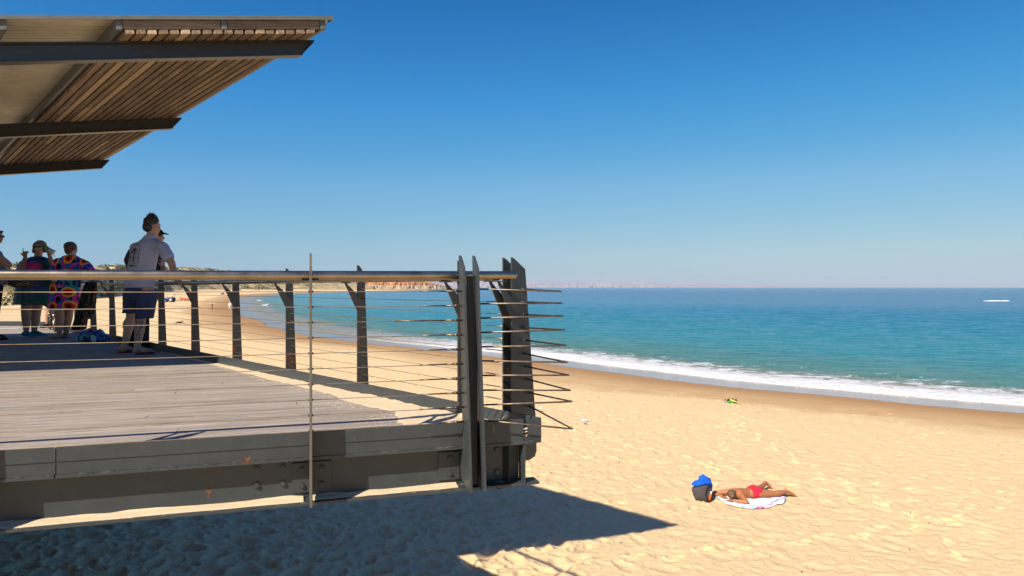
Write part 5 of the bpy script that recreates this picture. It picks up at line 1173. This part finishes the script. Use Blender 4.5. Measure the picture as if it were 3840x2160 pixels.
# lime and orange swim gear
gp=G(2742,1512); gr=thing('swim_gear','little heap of lime green fins and orange swim gear on the smooth damp sand','swim gear',gp)
q=lambda x,y,z: gp+V(x*1.05,y,z)
def fin(a,b2,w0,w1,c,name):
    m_=Blob(); m_.cap(a,a.lerp(b2,.4),w0,w0*.9); d=(b2-a).normalized(); r=V(d.y,-d.x,0)
    for k in (-1,0,1): m_.cap(a.lerp(b2,.35)+r*w0*.4*k,b2+r*w1*k,w0*.5,.012,8)
    m_.done(name,c,gr,.008,2)
fin(q(-.02,.02,.12),q(.26,-.12,.03),.045,.035,plain('yellow_green_rubber',(.42,.55,.12),.45),'fin'); fin(q(-.14,-.10,.05),q(.05,-.02,.06),.05,.04,plain('lime_rubber',(.09,.36,.03),.45),'fin')
m_=Blob(); m_.ell(q(-.22,.06,.15),(.05,.05,.07)); m_.done('orange_float',plain('orange_float',(.55,.16,.02),.5),gr,.008,1); m_=Blob(); m_.ell(q(.20,.08,.12),(.05,.05,.05)); m_.ell(q(.20,.06,.06),(.07,.05,.05)); m_.done('orange_cloth',plain('orange_dark_cloth',(.22,.07,.02),.8),gr,.008,1)
m_=Blob(); m_.ell(q(0,.06,.09),(.16,.08,.08)); m_.done('dark_mesh_bag',cloth('dark_mesh',(.015,.03,.015)),gr,.009,1,.02,.05); m_=Blob(); m_.ell(q(-.21,-.02,.04),(.04,.03,.03)); m_.done('blue_goggles',plain('blue_plastic',(.10,.25,.50),.4),gr,.007,1)
# driftwood / weed clump
dk=G(672,1212); dwd=thing('seaweed_clump','dark clump of beached weed and sticks on the open sand beyond the rail','seaweed',dk)
m_=MB(); rs=random.Random(31)
for _ in range(260):
    a=rs.uniform(0,6.28); q_=rs.random(); p=dk+V(q_*.62*math.cos(a),q_*.4*math.sin(a),.02+.16*rs.random()*(1-q_)+(.30*rs.random() if rs.random()<.25 and math.cos(a)*q_>.25 else 0)); m_.tube([p,p+V(rs.gauss(0,.10),rs.gauss(0,.1),rs.gauss(.01,.05))],.014,4)
m_.build('weed',cloth('dark_weed',(.035,.022,.014)),dwd)
# tractor with trailer and rescue boat
tp=G(648,1133); sc_=tp.y/F  # metres per source pixel there
tr=thing('tractor','blue beach tractor with a white canopy facing left on the far sand','tractor',tp)
def X_(x,y,z): return tp+V(x,y,z)
blue=plain('tractor_blue',(.02,.07,.28),.4); dk_=cloth('tractor_tyre',(.02,.02,.022)); cream=plain('cream_rim',(.55,.50,.38),.5)
def disc(c,r,w,par,name='wheel'):
    m_=MB(); m_.tube([c-V(0,w/2,0),c+V(0,w/2,0)],r,24); w_=m_.build('tyre',dk_,par,bevel=.04); m_=MB(); m_.tube([c-V(0,w/2+.02,0),c+V(0,w/2+.02,0)],r*.58,18); m_.build('rim',cream,w_)
disc(X_(-.20+.35*0-.05,-.7,.70),.70,.42,tr); disc(X_(-.25,.7,.70),.70,.42,tr); disc(X_(-2.1,-.62,.46),.46,.30,tr); disc(X_(-2.1,.62,.46),.46,.30,tr)
m_=Blob(); m_.cap(X_(-2.2,0,1.0),X_(-1.0,0,1.12),.33,.36); m_.cap(X_(-2.4,0,.85),X_(-1.0,0,.85),.28,.32); m_.done('bonnet',blue,tr,.05,2)
m_=MB(); m_.box(tp.x-1.1,tp.x+.15,tp.y-.4,tp.y+.4,tp.z+.5,tp.z+1.0); m_.build('chassis',M['beam'],tr)
for s in (-1,1): m_=Blob(); m_.cap(X_(-.75,s*.62,1.25),X_(.25,s*.62,1.25),.16,.16); m_.cap(X_(.25,s*.62,1.2),X_(.5,s*.62,.95),.16,.14); m_.done('mudguard',blue,tr,.05,1)
m_=MB(); m_.box(tp.x-1.05,tp.x+.45,tp.y-.62,tp.y+.62,tp.z+2.12,tp.z+2.20); m_.build('canopy',M['white'],tr,bevel=.03)
m_=MB()
for s in (-.5,.5): m_.tube([X_(.36,s,.9),X_(.36,s,2.12)],.05,8)
m_.build('roll_bar',cloth('dark_red_frame',(.10,.03,.03)),tr); m_=MB(); m_.tube([X_(-1.6,0,1.3),X_(-1.6,0,2.0)],.035,8); m_.build('exhaust',M['steel_rusty'],tr); m_=MB(); m_.box(tp.x-3.1,tp.x-2.6,tp.y-.5,tp.y+.5,tp.z+.35,tp.z+.7); m_.build('front_weight',M['beam'],tr,bevel=.05)
m_=Blob(); m_.cap(X_(-.3,0,1.15),X_(-.1,0,1.55),.22,.15); m_.done('seat',M['beam'],tr,.05,1)
tl=thing('boat_trailer','low boat trailer hitched behind the blue tractor','trailer',X_(3.,0,0))
m_=MB(); m_.box(tp.x+.5,tp.x+1.6,tp.y-.05,tp.y+.05,tp.z+.52,tp.z+.60)
for s in (-.6,.6): m_.tube([X_(1.6,0,.56),X_(2.,s,.56),X_(6.2,s,.56)],.045,6)
for x in (2.2,3.6,5.8): m_.tube([X_(x,-.6,.56),X_(x,.6,.56)],.04,6)
m_.build('trailer_frame',M['stainless'],tl); disc(X_(5.9,-.75,.33),.33,.2,tl); disc(X_(5.9,.75,.33),.33,.2,tl)
rb=thing('rescue_boat','orange red inflatable rescue boat riding on the trailer behind the tractor','boat',X_(3.8,0,.8))
m_=Blob()
for s in (-1,1): m_.chain([X_(5.9,s*.62,.95),X_(3.2,s*.62,.98),X_(2.3,s*.35,1.18),X_(1.95,0,1.32)],[.24,.25,.23,.18])
m_.cap(X_(2.6,0,.85),X_(5.8,0,.85),.25,.3); m_.done('hull',plain('red_orange_hypalon',(.62,.10,.05),.5),rb,.06,2); m_=Blob(); m_.ell(X_(3.6,0,1.25),(.4,.3,.22)); m_.done('yellow_kit',plain('yellow_kit',(.6,.30,.03),.6),rb,.06,1)
# surfer with a board on the head, white clothed walker, blue tent, tiny walker
def tinyfig(px,py,h,label,skinm,parts,stride=.18,az=90,voxel=.02,arms=None):
    p=G(px,py); f,r=facing(az); k=h/1.75; g_=thing('person',label,'person',p); q=lambda x,y,z: p+r*x*k+f*y*k+V(0,0,z*k)
    b=Blob()
    for s in (-1,1):
        y=s*stride; b.chain([q(s*.09,0,.92),q(s*.09,y*.6+.04,.49),q(s*.09,y*1.25,.07)],[.085,.055,.036]); b.cap(q(s*.09,y*1.25-.04,.03),q(s*.10,y*1.25+.17,.03),.035,.025)
    b.cap(q(0,0,.95),q(0,0,1.36),.13,.14); b.cap(q(-.15,0,1.42),q(.15,0,1.42),.06,.06); b.cap(q(0,0,1.45),q(0,.01,1.56),.05,.05)
    for s in (-1,1):
        a=arms[s] if arms else [(s*.22,-.02,1.14),(s*.24,.12,.92)]
        b.chain([q(s*.18,0,1.41),q(*a[0]),q(*a[1])],[.05,.04,.028]); hand(b,q(*a[1]),q(*a[1])-q(*a[0]),r*s,s,.4,k)
    head(b,q(0,.015,1.64),az,0,0,k); b.done('body',skinm,g_,voxel,1)
    h_=Blob(); h_.ell(q(0,-.02,1.69),(.085*k,.095*k,.08*k)); h_.done('hair',M['hair_brown'],g_,voxel,1)
    return g_,q
g_,q=tinyfig(795,1167,1.55,'bare chested surfer walking with a pale board balanced on the head',M['skin_tan'],None,.2,100,.018,{-1:[(-.30,.05,1.60),(-.22,.1,1.84)],1:[(.30,.05,1.60),(.22,.1,1.84)]})
s_=Blob(); s_.ell(q(0,0,.92),(.15,.13,.14)); s_.done('board_shorts',cloth('rust_shorts',(.35,.10,.05)),g_,.02,1)
sbp=G(795,1167)+V(0,0,1.62); sbd=thing('surfboard','long pale lilac surfboard carried flat overhead by the walking surfer','surfboard',sbp)
m_=Blob(); m_.ell(sbp,(1.15,.28,.055)); m_.done('board',plain('lilac_board',(.62,.62,.72),.35),sbd,.022,1)
g_,q=tinyfig(862,1161,1.95,'walker in loose white clothes half hidden behind a far rail post',M['skin'],None,.12,200,.02)
s_=Blob(); s_.cap(q(0,0,.9),q(0,0,1.42),.19,.18); s_.chain([q(-.17,0,1.42),q(-.24,0,1.1),q(-.24,.1,.98)],[.09,.08,.07]); s_.chain([q(.17,0,1.42),q(.24,0,1.1),q(.24,.1,.98)],[.09,.08,.07]); s_.done('white_shirt',M['white'],g_,.02,1)
s_=Blob()
for s in (-1,1): s_.chain([q(s*.09,0,.9),q(s*.09,s*.08,.49),q(s*.09,s*.14,.14)],[.125,.10,.085])
s_.done('white_trousers',M['white'],g_,.02,1)
g_,q=tinyfig(897,1104,1.75,'tiny distant walker near the waterline beyond the far rail',M['skin_tan'],None,.15,60,.04)
tn=G(835,1104.5); te=thing('beach_tent','small blue dome beach tent far off on the sand','tent',tn); m_=Blob(); m_.ell(tn,(1.15*2.2/2,.9,1.15)); o_=m_.done('tent_shell',plain('tent_blue',(.03,.07,.30),.7),te,.06,1)
m_=MB(); m_.prism([tn+V(-.5,-.92,.05),tn+V(.35,-.92,.05),tn+V(-.05,-.78,.7)],[tn+V(-.5,-.80,.05),tn+V(.35,-.80,.05),tn+V(-.05,-.66,.7)]); m_.build('tent_opening',cloth('tent_dark',(.01,.012,.03)),te)
for o in bpy.data.objects:
    if o.type=='EMPTY' and o.get('category')=='person' : o['group']='people'
